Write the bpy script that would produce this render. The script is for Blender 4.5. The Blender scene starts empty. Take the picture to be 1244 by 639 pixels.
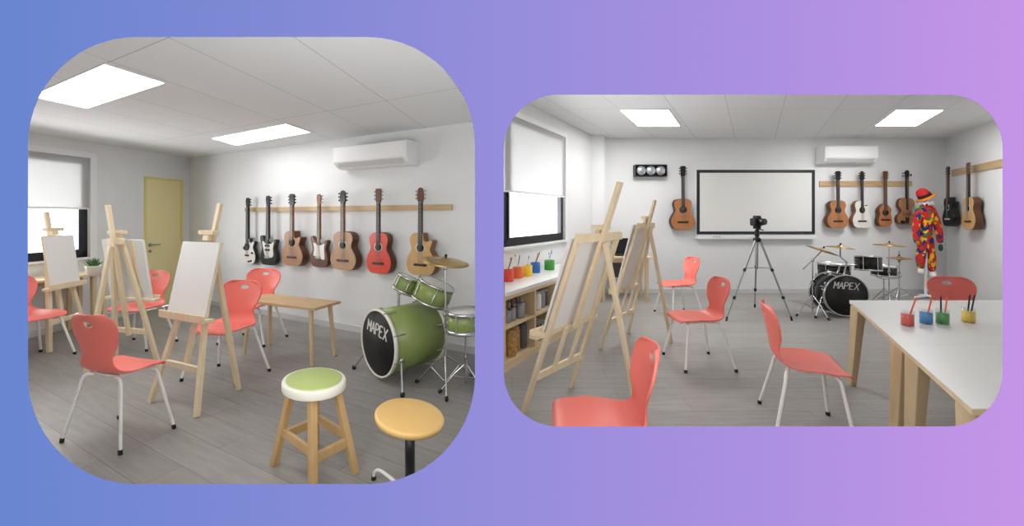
import bpy, bmesh, math, random
from mathutils import Vector, Matrix
random.seed(7)
R = math.radians
S = bpy.context.scene
C = S.collection
# ---------------------------------------------------------------- camera, world, exposure
EYE, F, PX, HY = 1.45, 466.0, 622.0, 262.0
cd = bpy.data.cameras.new('camera'); cam = bpy.data.objects.new('camera', cd); C.objects.link(cam)
cam.location = (0, 0, EYE); cam.rotation_euler = (R(90), 0, 0)
cd.sensor_width = 36; cd.lens = F / 1244 * 36; cd.shift_y = -(319.5 - HY) / 1244
cd.clip_start = 0.05; cd.clip_end = 200
S.camera = cam
W = bpy.data.worlds.new('daylight'); S.world = W; W.use_nodes = True
W.node_tree.nodes['Background'].inputs[0].default_value = (1, 1, 1, 1)
SKY = 2.6
W.node_tree.nodes['Background'].inputs[1].default_value = SKY
S.view_settings.view_transform = 'Standard'; S.view_settings.look = 'None'
S.view_settings.exposure = 0.0; S.view_settings.gamma = 1.0; S.view_settings.use_curve_mapping = False
LIGHT_A, LIGHT_A2, LIGHT_B = 13.5, 5.5, 20.5     # the two ceiling panels of the left room, those of the right room
def daylight(name, loc, rz, w, h, watts):  # added area lamp that boosts the sky light at a window
    d = bpy.data.lights.new(name, 'AREA'); d.shape = 'RECTANGLE'; d.size = w; d.size_y = h; d.energy = watts; d.color = (1, 1, 1)
    o = bpy.data.objects.new(name, d); C.objects.link(o); o.location = loc; o.rotation_euler = (R(105), 0, R(rz)); return o
# area lamps added outside the two windows, tilted up to brighten rooms and ceilings (wall directions 84 and 57.8 degrees; the light shines into the room)
daylight('daylight_fill', (-6.75, 4.1, 1.2), 84 + 180, 2.6, 2.2, 320)
daylight('daylight_fill', (-.10, 5.55, 1.2), 57.8 + 180, 2.4, 2.2, 230)

# ---------------------------------------------------------------- materials
def lin(c):
    return tuple(((v / 255) / 12.92 if v / 255 <= .04045 else ((v / 255 + .055) / 1.055) ** 2.4) for v in c) + (1,)
def mat(name, rgb, rough=.5, metal=0, spec=.5, emit=0, alpha=None):
    m = bpy.data.materials.new(name); m.use_nodes = True
    b = m.node_tree.nodes['Principled BSDF']
    b.inputs['Base Color'].default_value = lin(rgb); b.inputs['Roughness'].default_value = rough
    b.inputs['Metallic'].default_value = metal; b.inputs['Specular IOR Level'].default_value = spec
    if emit:
        b.inputs['Emission Color'].default_value = (1, 1, 1, 1); b.inputs['Emission Strength'].default_value = emit
    return m
def nz(m, typ, **kw):
    n = m.node_tree.nodes.new(typ)
    for k, v in kw.items(): setattr(n, k, v)
    return n
def noisy(name, a, b, rough=.5, scale=(1, 1, 1), nscale=6, metal=0, spec=.5, bump=0):
    """two tones of one colour mixed by stretched noise: wood grain, worn paint"""
    m = mat(name, a, rough, metal, spec); L = m.node_tree.links; P = m.node_tree.nodes['Principled BSDF']
    tc = nz(m, 'ShaderNodeTexCoord'); mp = nz(m, 'ShaderNodeMapping'); mp.inputs['Scale'].default_value = scale
    no = nz(m, 'ShaderNodeTexNoise'); no.inputs['Scale'].default_value = nscale; no.inputs['Detail'].default_value = 4
    cr = nz(m, 'ShaderNodeValToRGB'); cr.color_ramp.elements[0].position = .3; cr.color_ramp.elements[1].position = .7
    cr.color_ramp.elements[0].color = lin(a); cr.color_ramp.elements[1].color = lin(b)
    L.new(tc.outputs['Object'], mp.inputs[0]); L.new(mp.outputs[0], no.inputs[0]); L.new(no.outputs[0], cr.inputs[0]); L.new(cr.outputs[0], P.inputs['Base Color'])
    if bump:
        bu = nz(m, 'ShaderNodeBump'); bu.inputs['Strength'].default_value = bump; bu.inputs['Distance'].default_value = .002
        L.new(no.outputs[0], bu.inputs['Height']); L.new(bu.outputs[0], P.inputs['Normal'])
    return m
M = dict(
    wall=noisy('white_wall', (229, 230, 230), (233, 234, 234), .85, nscale=2, spec=.2),
    base=mat('baseboard_paint', (205, 205, 205), .6),
    red=mat('coral_plastic', (243, 123, 111), .42),
    white_metal=mat('white_leg_paint', (250, 248, 243), .35),
    rubber=mat('black_rubber', (22, 22, 22), .6),
    black=mat('black_gloss', (18, 18, 20), .3),
    blackm=mat('black_matte', (28, 28, 30), .7),
    chrome=mat('chrome', (200, 200, 202), .22, 1),
    steel=mat('brushed_steel', (160, 162, 164), .38, 1),
    whitep=mat('white_plastic', (238, 238, 238), .4),
    canvas=mat('primed_canvas', (236, 235, 232), .8, spec=.2),
    pine=noisy('pale_pine', (238, 220, 188), (226, 205, 168), .55, (1, 1, .15), 18),
    birch=noisy('birch_wood', (226, 202, 164), (212, 186, 146), .5, (1, 1, .2), 14),
    birchx=noisy('birch_board', (230, 208, 172), (217, 192, 154), .5, (.2, 1, 1), 14),
    oak=noisy('oak_wood', (208, 180, 138), (192, 160, 118), .5, (.2, 1, 1), 14),
    stoolwood=noisy('stool_wood', (212, 176, 124), (196, 158, 106), .5, (1, 1, .2), 16),
    door=noisy('yellow_door_paint', (243, 230, 174), (239, 226, 168), .5, (1, 1, .3), 3),
    doorf=mat('yellow_frame_paint', (230, 218, 140), .5),
    frame=mat('charcoal_frame', (26, 29, 35), .45),
    tabletop=mat('white_laminate', (232, 231, 228), .35),
    green=noisy('olive_green_lacquer', (134, 152, 84), (140, 158, 90), .28, nscale=2),
    bdrum=mat('black_lacquer', (20, 22, 25), .18),
    drumhead=mat('black_drum_head', (16, 16, 17), .55),
    skin=mat('coated_drum_skin', (225, 225, 220), .6),
    brass=noisy('cymbal_bronze', (190, 164, 112), (168, 140, 90), .35, nscale=9, metal=.85),
    pod=mat('green_seat_vinyl', (180, 196, 118), .55),
    cream=mat('cream_seat_rim', (238, 234, 220), .4),
    yseat=noisy('ochre_seat', (224, 184, 116), (216, 174, 106), .4, nscale=4),
    silver=mat('lamp_reflector', (190, 194, 198), .3, .7),
    plant=noisy('leaf_green', (60, 108, 60), (96, 140, 84), .6, nscale=20),
    pot=mat('cream_pot', (226, 220, 204), .7),
    spruce=noisy('spruce_top', (178, 132, 92), (164, 118, 80), .45, (4, 1, .3), 8),
    tan=noisy('tan_top', (188, 150, 112), (176, 138, 102), .45, (4, 1, .3), 8),
    natural=noisy('natural_top', (214, 176, 120), (204, 164, 108), .4, (4, 1, .3), 8),
    orangetop=noisy('orange_cedar_top', (188, 128, 82), (172, 112, 70), .35, (4, 1, .3), 8),
    redtop=mat('red_top', (218, 84, 66), .3),
    brownwood=noisy('mahogany', (104, 62, 34), (84, 48, 26), .4, (1, 1, .3), 8),
    darkwood=noisy('rosewood', (62, 42, 32), (44, 30, 24), .45, (1, 1, .3), 10),
    midwood=noisy('maple_brown', (144, 98, 62), (126, 84, 52), .4, (1, 1, .3), 10),
    ivory=mat('ivory_plastic', (235, 232, 226), .35),
    jar=mat('pasta', (200, 160, 96), .7), lidm=mat('jar_lid', (190, 160, 110), .6),
    grey=mat('grey_tin', (150, 152, 156), .4, .5), grey2=mat('dark_grey_tin', (84, 84, 86), .6),
    hair=mat('paint_brush_hair', (120, 84, 50), .8),
    p_red=mat('red_paint_pot', (240, 76, 58), .3), p_orange=mat('orange_paint_pot', (242, 112, 58), .3),
    p_yellow=mat('yellow_paint_pot', (252, 208, 56), .3), p_blue=mat('blue_paint_pot', (40, 108, 190), .3),
    p_green=mat('green_paint_pot', (62, 160, 56), .3), p_sky=mat('blue_water', (56, 146, 216), .3),
)
def glass_mat():
    m = bpy.data.materials.new('clear_glass'); m.use_nodes = True; nt = m.node_tree; nt.nodes.clear()
    o = nt.nodes.new('ShaderNodeOutputMaterial'); t = nt.nodes.new('ShaderNodeBsdfTransparent'); g = nt.nodes.new('ShaderNodeBsdfGlossy'); x = nt.nodes.new('ShaderNodeMixShader')
    g.inputs['Roughness'].default_value = .05; t.inputs[0].default_value = (.97, .98, .98, 1); x.inputs[0].default_value = .07
    nt.links.new(t.outputs[0], x.inputs[1]); nt.links.new(g.outputs[0], x.inputs[2]); nt.links.new(x.outputs[0], o.inputs[0]); return m
M['glass'] = glass_mat()
def blind_mat():
    m = bpy.data.materials.new('roller_blind_cloth'); m.use_nodes = True; nt = m.node_tree; nt.nodes.clear()
    o = nt.nodes.new('ShaderNodeOutputMaterial'); d = nt.nodes.new('ShaderNodeBsdfDiffuse'); t = nt.nodes.new('ShaderNodeBsdfTranslucent'); x = nt.nodes.new('ShaderNodeMixShader')
    d.inputs[0].default_value = (.80, .80, .80, 1); t.inputs[0].default_value = (.50, .50, .50, 1); x.inputs[0].default_value = .5
    nt.links.new(d.outputs[0], x.inputs[1]); nt.links.new(t.outputs[0], x.inputs[2]); nt.links.new(x.outputs[0], o.inputs[0]); return m
M['blind'] = blind_mat()
def partition_mat():
    m = bpy.data.materials.new('blue_to_lilac_wall_paint'); m.use_nodes = True; nt = m.node_tree; nt.nodes.clear()
    o = nt.nodes.new('ShaderNodeOutputMaterial'); d = nt.nodes.new('ShaderNodeBsdfDiffuse')
    tc = nt.nodes.new('ShaderNodeTexCoord'); sp = nt.nodes.new('ShaderNodeSeparateXYZ'); cr = nt.nodes.new('ShaderNodeValToRGB')
    a = nt.nodes.new('ShaderNodeMath'); a.operation = 'MULTIPLY_ADD'; b = nt.nodes.new('ShaderNodeMath'); b.operation = 'MULTIPLY_ADD'
    # ramp across the wall with a slight diagonal (world metres -> 0..1)
    a.inputs[1].default_value = 1 / 3.47; a.inputs[2].default_value = .5
    b.inputs[1].default_value = 0.0
    nt.links.new(tc.outputs['Object'], sp.inputs[0]); nt.links.new(sp.outputs[0], a.inputs[0])
    nt.links.new(sp.outputs[2], b.inputs[0]); nt.links.new(a.outputs[0], b.inputs[2]); nt.links.new(b.outputs[0], cr.inputs[0])
    e = cr.color_ramp.elements; paint = lambda c: tuple(v / SKY for v in lin(c)[:3]) + (1,)      # pigment under the bright sky
    e[0].position = 0.02; e[0].color = paint((107, 134, 208)); e[1].position = 1.0; e[1].color = paint((197, 149, 231))
    for p, c in ((.25, (127, 137, 213)), (.5, (150, 142, 219)), (.75, (172, 144, 225))):
        q = e.new(p); q.color = paint(c)
    nt.links.new(cr.outputs[0], d.inputs[0]); nt.links.new(d.outputs[0], o.inputs[0]); return m
M['partition'] = partition_mat()
def plank_mat(name, ang, d=0):
    m = mat(name, (150, 144, 138), .42, spec=.35); nt = m.node_tree; L = nt.links; P = nt.nodes['Principled BSDF']
    tc = nz(m, 'ShaderNodeTexCoord'); mp = nz(m, 'ShaderNodeMapping'); mp.inputs['Rotation'].default_value = (0, 0, R(ang))
    br = nz(m, 'ShaderNodeTexBrick'); br.inputs['Scale'].default_value = 1; br.inputs['Brick Width'].default_value = 1.35; br.inputs['Row Height'].default_value = .19
    br.inputs['Mortar Size'].default_value = .0016; br.inputs['Mortar Smooth'].default_value = .2; br.offset = .37
    br.inputs['Color1'].default_value = lin((168 - d, 164 - d, 160 - d)); br.inputs['Color2'].default_value = lin((159 - d, 155 - d, 151 - d)); br.inputs['Mortar'].default_value = lin((118 - d, 114 - d, 110 - d))
    m2 = nz(m, 'ShaderNodeMapping'); m2.inputs['Scale'].default_value = (1.3, 14, 1)
    no = nz(m, 'ShaderNodeTexNoise'); no.inputs['Scale'].default_value = 2.2; no.inputs['Detail'].default_value = 6; no.inputs['Roughness'].default_value = .6
    mr = nz(m, 'ShaderNodeMapRange'); mr.inputs[1].default_value = .3; mr.inputs[2].default_value = .7; mr.inputs[3].default_value = .86; mr.inputs[4].default_value = 1.10
    mx = nz(m, 'ShaderNodeMix', data_type='RGBA', blend_type='MULTIPLY'); mx.inputs[0].default_value = 1
    L.new(tc.outputs['Object'], mp.inputs[0]); L.new(mp.outputs[0], br.inputs[0]); L.new(mp.outputs[0], m2.inputs[0]); L.new(m2.outputs[0], no.inputs[0])
    L.new(no.outputs[0], mr.inputs[0]); L.new(br.outputs[0], mx.inputs[6]); L.new(mr.outputs[0], mx.inputs[7]); L.new(mx.outputs[2], P.inputs['Base Color']); return m
M['floorA'] = plank_mat('grey_planks_art_side', 26.4, 12); M['floorB'] = plank_mat('grey_planks_stage_side', 0)
def ceiling_mat(name):
    m = mat(name, (228, 227, 226), .9, spec=.1); nt = m.node_tree; L = nt.links; P = nt.nodes['Principled BSDF']
    tc = nz(m, 'ShaderNodeTexCoord')
    br = nz(m, 'ShaderNodeTexBrick'); br.inputs['Scale'].default_value = 1; br.inputs['Brick Width'].default_value = 1.5; br.inputs['Row Height'].default_value = .74
    br.offset = 0; br.inputs['Mortar Size'].default_value = .004; br.inputs['Mortar Smooth'].default_value = .3
    br.inputs['Color1'].default_value = lin((231, 232, 233)); br.inputs['Color2'].default_value = lin((228, 229, 230)); br.inputs['Mortar'].default_value = lin((184, 184, 184))
    L.new(tc.outputs['UV'], br.inputs[0]); L.new(br.outputs[0], P.inputs['Base Color']); return m
M['ceil'] = ceiling_mat('ceiling_tiles')
def costume_mat():
    m = mat('harlequin_cloth', (200, 40, 40), .8); nt = m.node_tree; L = nt.links; P = nt.nodes['Principled BSDF']
    tc = nz(m, 'ShaderNodeTexCoord'); no = nz(m, 'ShaderNodeTexNoise'); no.inputs['Scale'].default_value = 5
    va = nz(m, 'ShaderNodeVectorMath', operation='MULTIPLY_ADD'); va.inputs[1].default_value = (.12, .12, .12)
    vo = nz(m, 'ShaderNodeTexVoronoi'); vo.inputs['Scale'].default_value = 17
    cr = nz(m, 'ShaderNodeValToRGB'); cr.color_ramp.interpolation = 'CONSTANT'
    e = cr.color_ramp.elements; e[0].color = lin((206, 34, 34)); e[1].position = .36; e[1].color = lin((236, 188, 40))
    for p, c in ((.52, (28, 44, 110)), (.66, (200, 30, 34)), (.8, (36, 120, 60))): q = e.new(p); q.color = lin(c)
    L.new(tc.outputs['Object'], no.inputs[0]); L.new(no.outputs[1], va.inputs[0]); L.new(tc.outputs['Object'], va.inputs[2]); L.new(va.outputs[0], vo.inputs[0])
    L.new(vo.outputs['Color'], cr.inputs[0]); L.new(cr.outputs[0], P.inputs['Base Color']); return m
M['costume'] = costume_mat()
M['panelA'] = mat('light_diffuser_art_room', (250, 250, 248), .6, emit=LIGHT_A); M['panelA2'] = mat('light_diffuser_over_guitars', (250, 250, 248), .6, emit=LIGHT_A2); M['panelB'] = mat('light_diffuser_stage_room', (250, 250, 248), .6, emit=LIGHT_B)

# ---------------------------------------------------------------- mesh helpers
def lookat(p, q):
    d = Vector(q) - Vector(p); return d.to_track_quat('Z', 'Y').to_matrix().to_4x4()
class MB:
    def __init__(s): s.bm = bmesh.new(); s.mi = 0
    def add(s, verts, faces, smooth=False):
        vs = [s.bm.verts.new(v) for v in verts]
        for f in faces:
            try: fc = s.bm.faces.new([vs[i] for i in f]); fc.smooth = smooth; fc.material_index = s.mi
            except ValueError: pass
        return s
    def box(s, x0, x1, y0, y1, z0, z1, mx=None):
        v = [Vector(p) for p in ((x0, y0, z0), (x1, y0, z0), (x1, y1, z0), (x0, y1, z0), (x0, y0, z1), (x1, y0, z1), (x1, y1, z1), (x0, y1, z1))]
        if mx: v = [mx @ p for p in v]
        return s.add(v, [(0, 3, 2, 1), (4, 5, 6, 7), (0, 1, 5, 4), (1, 2, 6, 5), (2, 3, 7, 6), (3, 0, 4, 7)])
    def bar(s, p, q, w, d, up=(0, -1, 0)):
        """square timber from p to q: w across, d along the direction nearest to up"""
        p, q = Vector(p), Vector(q); a = (q - p).normalized(); u = Vector(up); u = (u - a * u.dot(a)).normalized(); r = a.cross(u)
        v = [c + r * (w / 2 * i) + u * (d / 2 * j) for c in (p, q) for i, j in ((-1, -1), (1, -1), (1, 1), (-1, 1))]
        return s.add(v, [(3, 2, 1, 0), (4, 5, 6, 7), (0, 1, 5, 4), (1, 2, 6, 5), (2, 3, 7, 6), (3, 0, 4, 7)])
    def tube(s, pts, r, n=10, smooth=True):
        pts = [Vector(p) for p in pts]; rs = r if isinstance(r, (list, tuple)) else [r] * len(pts); rings = []
        t0 = (pts[1] - pts[0]).normalized(); u = t0.orthogonal().normalized()
        for i, p in enumerate(pts):
            t = ((pts[min(i + 1, len(pts) - 1)] - pts[max(i - 1, 0)])).normalized(); u = (u - t * u.dot(t)).normalized(); w = t.cross(u)
            rings.append([p + (u * math.cos(2 * math.pi * k / n) + w * math.sin(2 * math.pi * k / n)) * rs[i] for k in range(n)])
        v = [x for g in rings for x in g]; f = [(i * n + k, i * n + (k + 1) % n, (i + 1) * n + (k + 1) % n, (i + 1) * n + k) for i in range(len(pts) - 1) for k in range(n)]
        s.add(v, f, smooth)
        s.add(rings[0][::-1], [tuple(range(n))]); s.add(rings[-1], [tuple(range(n))]); return s
    def lathe(s, prof, n=32, mx=None, smooth=True, ring=False):
        """prof: (radius, z) pairs from bottom to top round the z axis"""
        v = []; 
        for r, z in prof: v += [Vector((max(r, 1e-5) * math.cos(2 * math.pi * k / n), max(r, 1e-5) * math.sin(2 * math.pi * k / n), z)) for k in range(n)]
        if mx: v = [mx @ p for p in v]
        f = [(i * n + k, i * n + (k + 1) % n, (i + 1) * n + (k + 1) % n, (i + 1) * n + k) for i in range(len(prof) - 1) for k in range(n)]
        if ring: f += [((len(prof) - 1) * n + k, (len(prof) - 1) * n + (k + 1) % n, (k + 1) % n, k) for k in range(n)]
        else: f += [tuple(range(n))[::-1], tuple((len(prof) - 1) * n + k for k in range(n))]
        return s.add(v, f, smooth)
    def prism(s, pts, y0, y1, mx=None):
        """outline in x,z pushed along y"""
        n = len(pts); v = [Vector((x, y0, z)) for x, z in pts] + [Vector((x, y1, z)) for x, z in pts]
        if mx: v = [mx @ p for p in v]
        return s.add(v, [tuple(range(n)), tuple(range(2 * n - 1, n - 1, -1))] + [(i, n + i, n + (i + 1) % n, (i + 1) % n) for i in range(n)])
    def slab(s, pts, z0, z1):
        """outline in x,y pushed along z"""
        n = len(pts); v = [Vector((x, y, z0)) for x, y in pts] + [Vector((x, y, z1)) for x, y in pts]
        return s.add(v, [tuple(range(n))[::-1], tuple(range(n, 2 * n))] + [(i, (i + 1) % n, n + (i + 1) % n, n + i) for i in range(n)])
    def build(s, name, m, parent=None, bevel=0, seg=2, sub=0, thick=0):
        bmesh.ops.recalc_face_normals(s.bm, faces=s.bm.faces)
        me = bpy.data.meshes.new(name); s.bm.to_mesh(me); s.bm.free(); me.materials.append(M[m] if isinstance(m, str) else m)
        o = bpy.data.objects.new(name, me); C.objects.link(o)
        if parent: o.parent = parent
        if thick:
            q = o.modifiers.new('Solidify', 'SOLIDIFY'); q.thickness = thick; q.offset = 0
        if bevel:
            q = o.modifiers.new('Bevel', 'BEVEL'); q.width = bevel; q.segments = seg; q.limit_method = 'ANGLE'; q.angle_limit = R(35)
        if sub:
            q = o.modifiers.new('Subdivision', 'SUBSURF'); q.levels = sub; q.render_levels = sub
        return o
def mir(a, b):
    return [a, b]
def thing(name, label, cat, loc=(0, 0, 0), rz=0, group=None, sc=(1, 1, 1)):
    o = bpy.data.objects.new(name, None); C.objects.link(o); o.location = loc; o.rotation_euler = (0, 0, R(rz)); o.scale = sc
    o.empty_display_size = .1
    return tag(o, label, cat, group)
def tag(o, label, cat, group=None):
    o['label'] = label; o['category'] = cat
    if group: o['group'] = group
    return o
def struct(o): o['kind'] = 'structure'; return o
def dup(root, loc, rz, label, sc=(1, 1, 1)):
    r = root.copy(); C.objects.link(r); r.location = loc; r.rotation_euler = (0, 0, R(rz)); r.scale = sc; r['label'] = label
    for ch in list(root.children):
        c = ch.copy(); C.objects.link(c); c.parent = r
        for g in ch.children:
            d = g.copy(); C.objects.link(d); d.parent = c
    return r
def at(px, py, h=0.0):
    """the point at height h on the sightline through a spot of the photograph"""
    z = F * (EYE - h) / (py - HY); return Vector(((px - PX) / F * z, z, h))
def spline(pts, n=6, closed=True):
    out = []; N = len(pts)
    for i in range(N if closed else N - 1):
        g = lambda k: Vector(pts[k % N] if closed else pts[max(0, min(N - 1, k))])
        p0, p1, p2, p3 = g(i - 1), g(i), g(i + 1), g(i + 2)
        for j in range(n):
            t = j / n; out.append(tuple(.5 * ((2 * p1) + (p2 - p0) * t + (2 * p0 - 5 * p1 + 4 * p2 - p3) * t * t + (3 * p1 - p0 - 3 * p2 + p3) * t ** 3)))
    if not closed: out.append(tuple(pts[-1]))
    return out

# ---------------------------------------------------------------- the building
CA, CB = 2.435, 2.90                                   # ceiling heights of the two rooms
A_CORNER = Vector((-5.518, 6.56)); uA = Vector((.896, -.444)); vA = Vector((.104, .9946))
def wall_slab(name, p, q, h, holes=(), t=.12, side=1, m='wall', z0=0):
    """upright slab from p to q in plan; holes = (s0, s1, h0, h1); side = which way its thickness goes"""
    p, q = Vector(p), Vector(q); d = (q - p); L = d.length; d.normalize()
    b = MB(); xs = sorted({0, L, *[v for hh in holes for v in hh[:2]]}); y = (0, t) if side > 0 else (-t, 0)
    for a, c in zip(xs, xs[1:]):
        hs = [hh for hh in holes if hh[0] <= a + 1e-6 and hh[1] >= c - 1e-6]
        if not hs: b.box(a, c, *y, z0, h)
        else:
            if hs[0][2] > z0: b.box(a, c, *y, z0, hs[0][2])
            b.box(a, c, *y, hs[0][3], h)
    o = b.build(name, m); o.location = (p.x, p.y, 0); o.rotation_euler = (0, 0, math.atan2(d.y, d.x)); return struct(o)
# partition with the two rounded openings
PD, PT = 1.30, .02
def rounded(x0, x1, z0, z1, r, n=14):
    pts = []
    for cx, cz, a0 in ((x1 - r, z1 - r, 0), (x0 + r, z1 - r, 90), (x0 + r, z0 + r, 180), (x1 - r, z0 + r, 270)):
        pts += [(cx + r * math.cos(R(a0 + 90 * k / n)), cz + r * math.sin(R(a0 + 90 * k / n))) for k in range(n + 1)]
    return pts
def wx(px, d=PD): return (px - PX) / F * d
def wz(py, d=PD): return EYE - (py - HY) / F * d
def partition():
    bm = bmesh.new(); loops = []
    outer = [(-6.3, 0), (4.9, 0), (4.9, 3.05), (-6.3, 3.05)]
    def ring(pts, y):
        vs = [bm.verts.new((x, y, z)) for x, z in pts]; return vs, [bm.edges.new((vs[i], vs[(i + 1) % len(vs)])) for i in range(len(vs))]
    fr, bk = [], []
    holes = []
    for x0, x1, y0, y1, r in ((34, 577, 45, 588, 131), (612, 1218, 115, 518, 66)):
        rr = r / F * PD; a = rounded(wx(x0), wx(x1), wz(y1), wz(y0), rr)
        g = .028; b = rounded(wx(x0) - g, wx(x1) + (g if x1 > 700 else .012), wz(y1) - g, wz(y0) + g, rr + g * .6)
        if x0 > 600: b = rounded(wx(x0) - .010, wx(x1) + g, wz(y1) - g, wz(y0) + g, rr + g * .6)
        holes.append((a, b))
    for y, idx in ((PD, 0), (PD + PT, 1)):
        edges = []; vo, eo = ring(outer, y); edges += eo; vh = []
        for hp in holes:
            v, e = ring(hp[idx], y); edges += e; vh.append(v)
        bmesh.ops.triangle_fill(bm, edges=edges, use_beauty=True)
        loops.append((vo, vh))
    (o0, h0), (o1, h1) = loops
    for a, b in [(o0, o1)] + list(zip(h0, h1)):
        for i in range(len(a)): bm.faces.new((a[i], a[(i + 1) % len(a)], b[(i + 1) % len(a)], b[i]))
    bmesh.ops.recalc_face_normals(bm, faces=bm.faces)
    for f in bm.faces: f.material_index = 1 if f.calc_center_median().y > PD + PT * .9 else 0
    me = bpy.data.meshes.new('wall_front'); bm.to_mesh(me); bm.free(); me.materials.append(M['partition']); me.materials.append(M['wall'])
    # origin at the middle of the two openings
    me.transform(Matrix.Translation((0, -PD, -EYE))); o = bpy.data.objects.new('wall_front', me); o.location = (0, PD, EYE); C.objects.link(o); struct(o)
partition()
# left room
GA = Vector((-.237, 3.946))
def wA(z): return Vector((-6.2 + .104 * z, z))
wall_slab('wall_back', A_CORNER, GA, CA, side=1)
winA = (wA(3.15) - wA(1.32)).length, (wA(5.14) - wA(1.32)).length
drA = (wA(5.83) - wA(1.32)).length, (wA(6.44) - wA(1.32)).length
wall_slab('wall_left', wA(1.32), A_CORNER, CA, holes=((winA[0], winA[1], .90, 2.22), (drA[0], drA[1], -1, 2.05)), side=1)
divA, divB = Vector((-.0785, 1.322)), Vector((-.237, 3.99))
wall_slab('wall_middle', divA, divB, 2.9, t=.03, side=1)
o = MB().slab([tuple(wA(1.32)), (-.079, 1.32), (GA.x, GA.y), (A_CORNER.x, A_CORNER.y)], -.06, 0).build('floor', 'floorA'); struct(o)
def ceiling(name, pts, z, u, v, org, m='ceil'):
    o = MB().slab(pts, z, z + .08).build(name, m); me = o.data; uv = me.uv_layers.new(name='tiles')
    mx = Matrix(((u.x, v.x), (u.y, v.y))).inverted()
    for lp in me.loops:
        p = me.vertices[lp.vertex_index].co; q = mx @ Vector((p.x - org.x, p.y - org.y)); uv.data[lp.index].uv = (q.y, q.x)
    return struct(o)
ceiling('ceiling', [tuple(wA(1.32)), (-.079, 1.32), (GA.x, GA.y), (A_CORNER.x, A_CORNER.y)], CA, uA, vA, Vector((-1.899, 2.121)))
# right room
def wB(z): return Vector((1.437 - .63 * (6.92 - z), z))
def wC(z): return Vector((3.868 + .597 * z, z))
B_L = wB(4.105); BW = 7.19
wall_slab('wall_back', (1.30, BW), (8.16, BW), CB, side=1)
wall_slab('wall_right', wC(BW), wC(1.32), CB, side=1)
s = lambda z: (wB(z) - B_L).length
winB = (s(4.13), s(5.93))
wall_slab('wall_left', B_L, wB(7.19), CB, holes=((winB[0], winB[1], 1.08, 2.66),), side=1)
o = MB().box(1.44, 1.665, 6.92, BW, 0, CB).build('trim_1', 'wall'); struct(o)       # boxed-in column in the corner
fl = [(-.0785, 1.32), tuple(wC(1.32)), (8.16, BW), (1.6, BW), tuple(B_L)]
o = MB().slab(fl, -.06, 0).build('floor', 'floorB'); struct(o)
ceiling('ceiling', fl, CB, Vector((1, 0)), Vector((.63, 1)).normalized(), Vector((1.465, 5.226)))
# skirting boards
def skirt(name, p, q, side=-1):
    o = wall_slab(name, p, q, .075, t=.014, side=side, m='base'); return o
skirt('baseboard_back', A_CORNER, GA); skirt('baseboard_left', wA(1.32), wA(5.78)); skirt('baseboard_back', (1.67, BW), (8.16, BW)); skirt('baseboard_right', wC(BW), wC(1.32)); skirt('baseboard_left', B_L, wB(6.9))

# windows: local x along the wall, y = out of the room (wall slabs above use the same frame)
def window(n, p, d, s0, s1, h0, h1, blind_h, mull, casing):
    root = thing('window_%d' % n, '', 'window', (p.x, p.y, 0), math.degrees(math.atan2(d.y, d.x)))
    del root['label']; del root['category']; struct(root)
    f = MB(); w = .075
    f.box(s0, s1, .03, .09, h0, h0 + w); f.box(s0, s1, .03, .09, h1 - w, h1); f.box(s0, s0 + w, .03, .09, h0, h1); f.box(s1 - w, s1, .03, .09, h0, h1)
    for k in mull: f.box(k - .04, k + .04, .03, .09, h0, h1)
    f.build('window_frame', 'frame', root)
    g = MB(); xs = [s0 + w] + [v for k in mull for v in (k - .04, k + .04)] + [s1 - w]
    for a, b in zip(xs[::2], xs[1::2]):
        g.box(a, a + .03, .015, .05, h0 + w, h1 - w); g.box(b - .03, b, .015, .05, h0 + w, h1 - w); g.box(a + .03, b - .03, .015, .05, h0 + w, h0 + w + .03); g.box(a + .03, b - .03, .015, .05, h1 - w - .03, h1 - w)
    g.build('sash', 'frame', root)
    MB().box(s0 + w, s1 - w, .055, .061, h0 + w, h1 - w).build('pane', 'glass', root)
    t = MB(); c = casing
    t.box(s1, s1 + c, -.018, 0, h0 - .02, h1 + c); t.box(s0 - c, s0, -.018, 0, h0 - .02, h1 + c); t.box(s0, s1, -.018, 0, h1, h1 + c)
    t.build('casing', 'whitep', root)
    MB().box(s0 - c, s1 + c, -.05, .03, h0 - .03, h0).build('sill', 'whitep', root, bevel=.004)
    b = MB(); b.box(s0 + .015, s1 - .015, -.012, -.0095, blind_h, h1 + .02); bo = b.build('roller_blind', 'blind', root)
    MB().box(s0 + .015, s1 - .015, -.017, -.005, blind_h - .02, blind_h).build('blind_bottom_rail', 'whitep', root)
    return root
window(1, wA(1.32), vA, winA[0], winA[1], .90, 2.22, 1.555, [winA[0] + 1.0], .075)
dB = (wB(7) - wB(4)).normalized()
window(2, B_L, dB, winB[0], winB[1], 1.08, 2.66, 1.75, [winB[0] + .50], .07)
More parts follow.
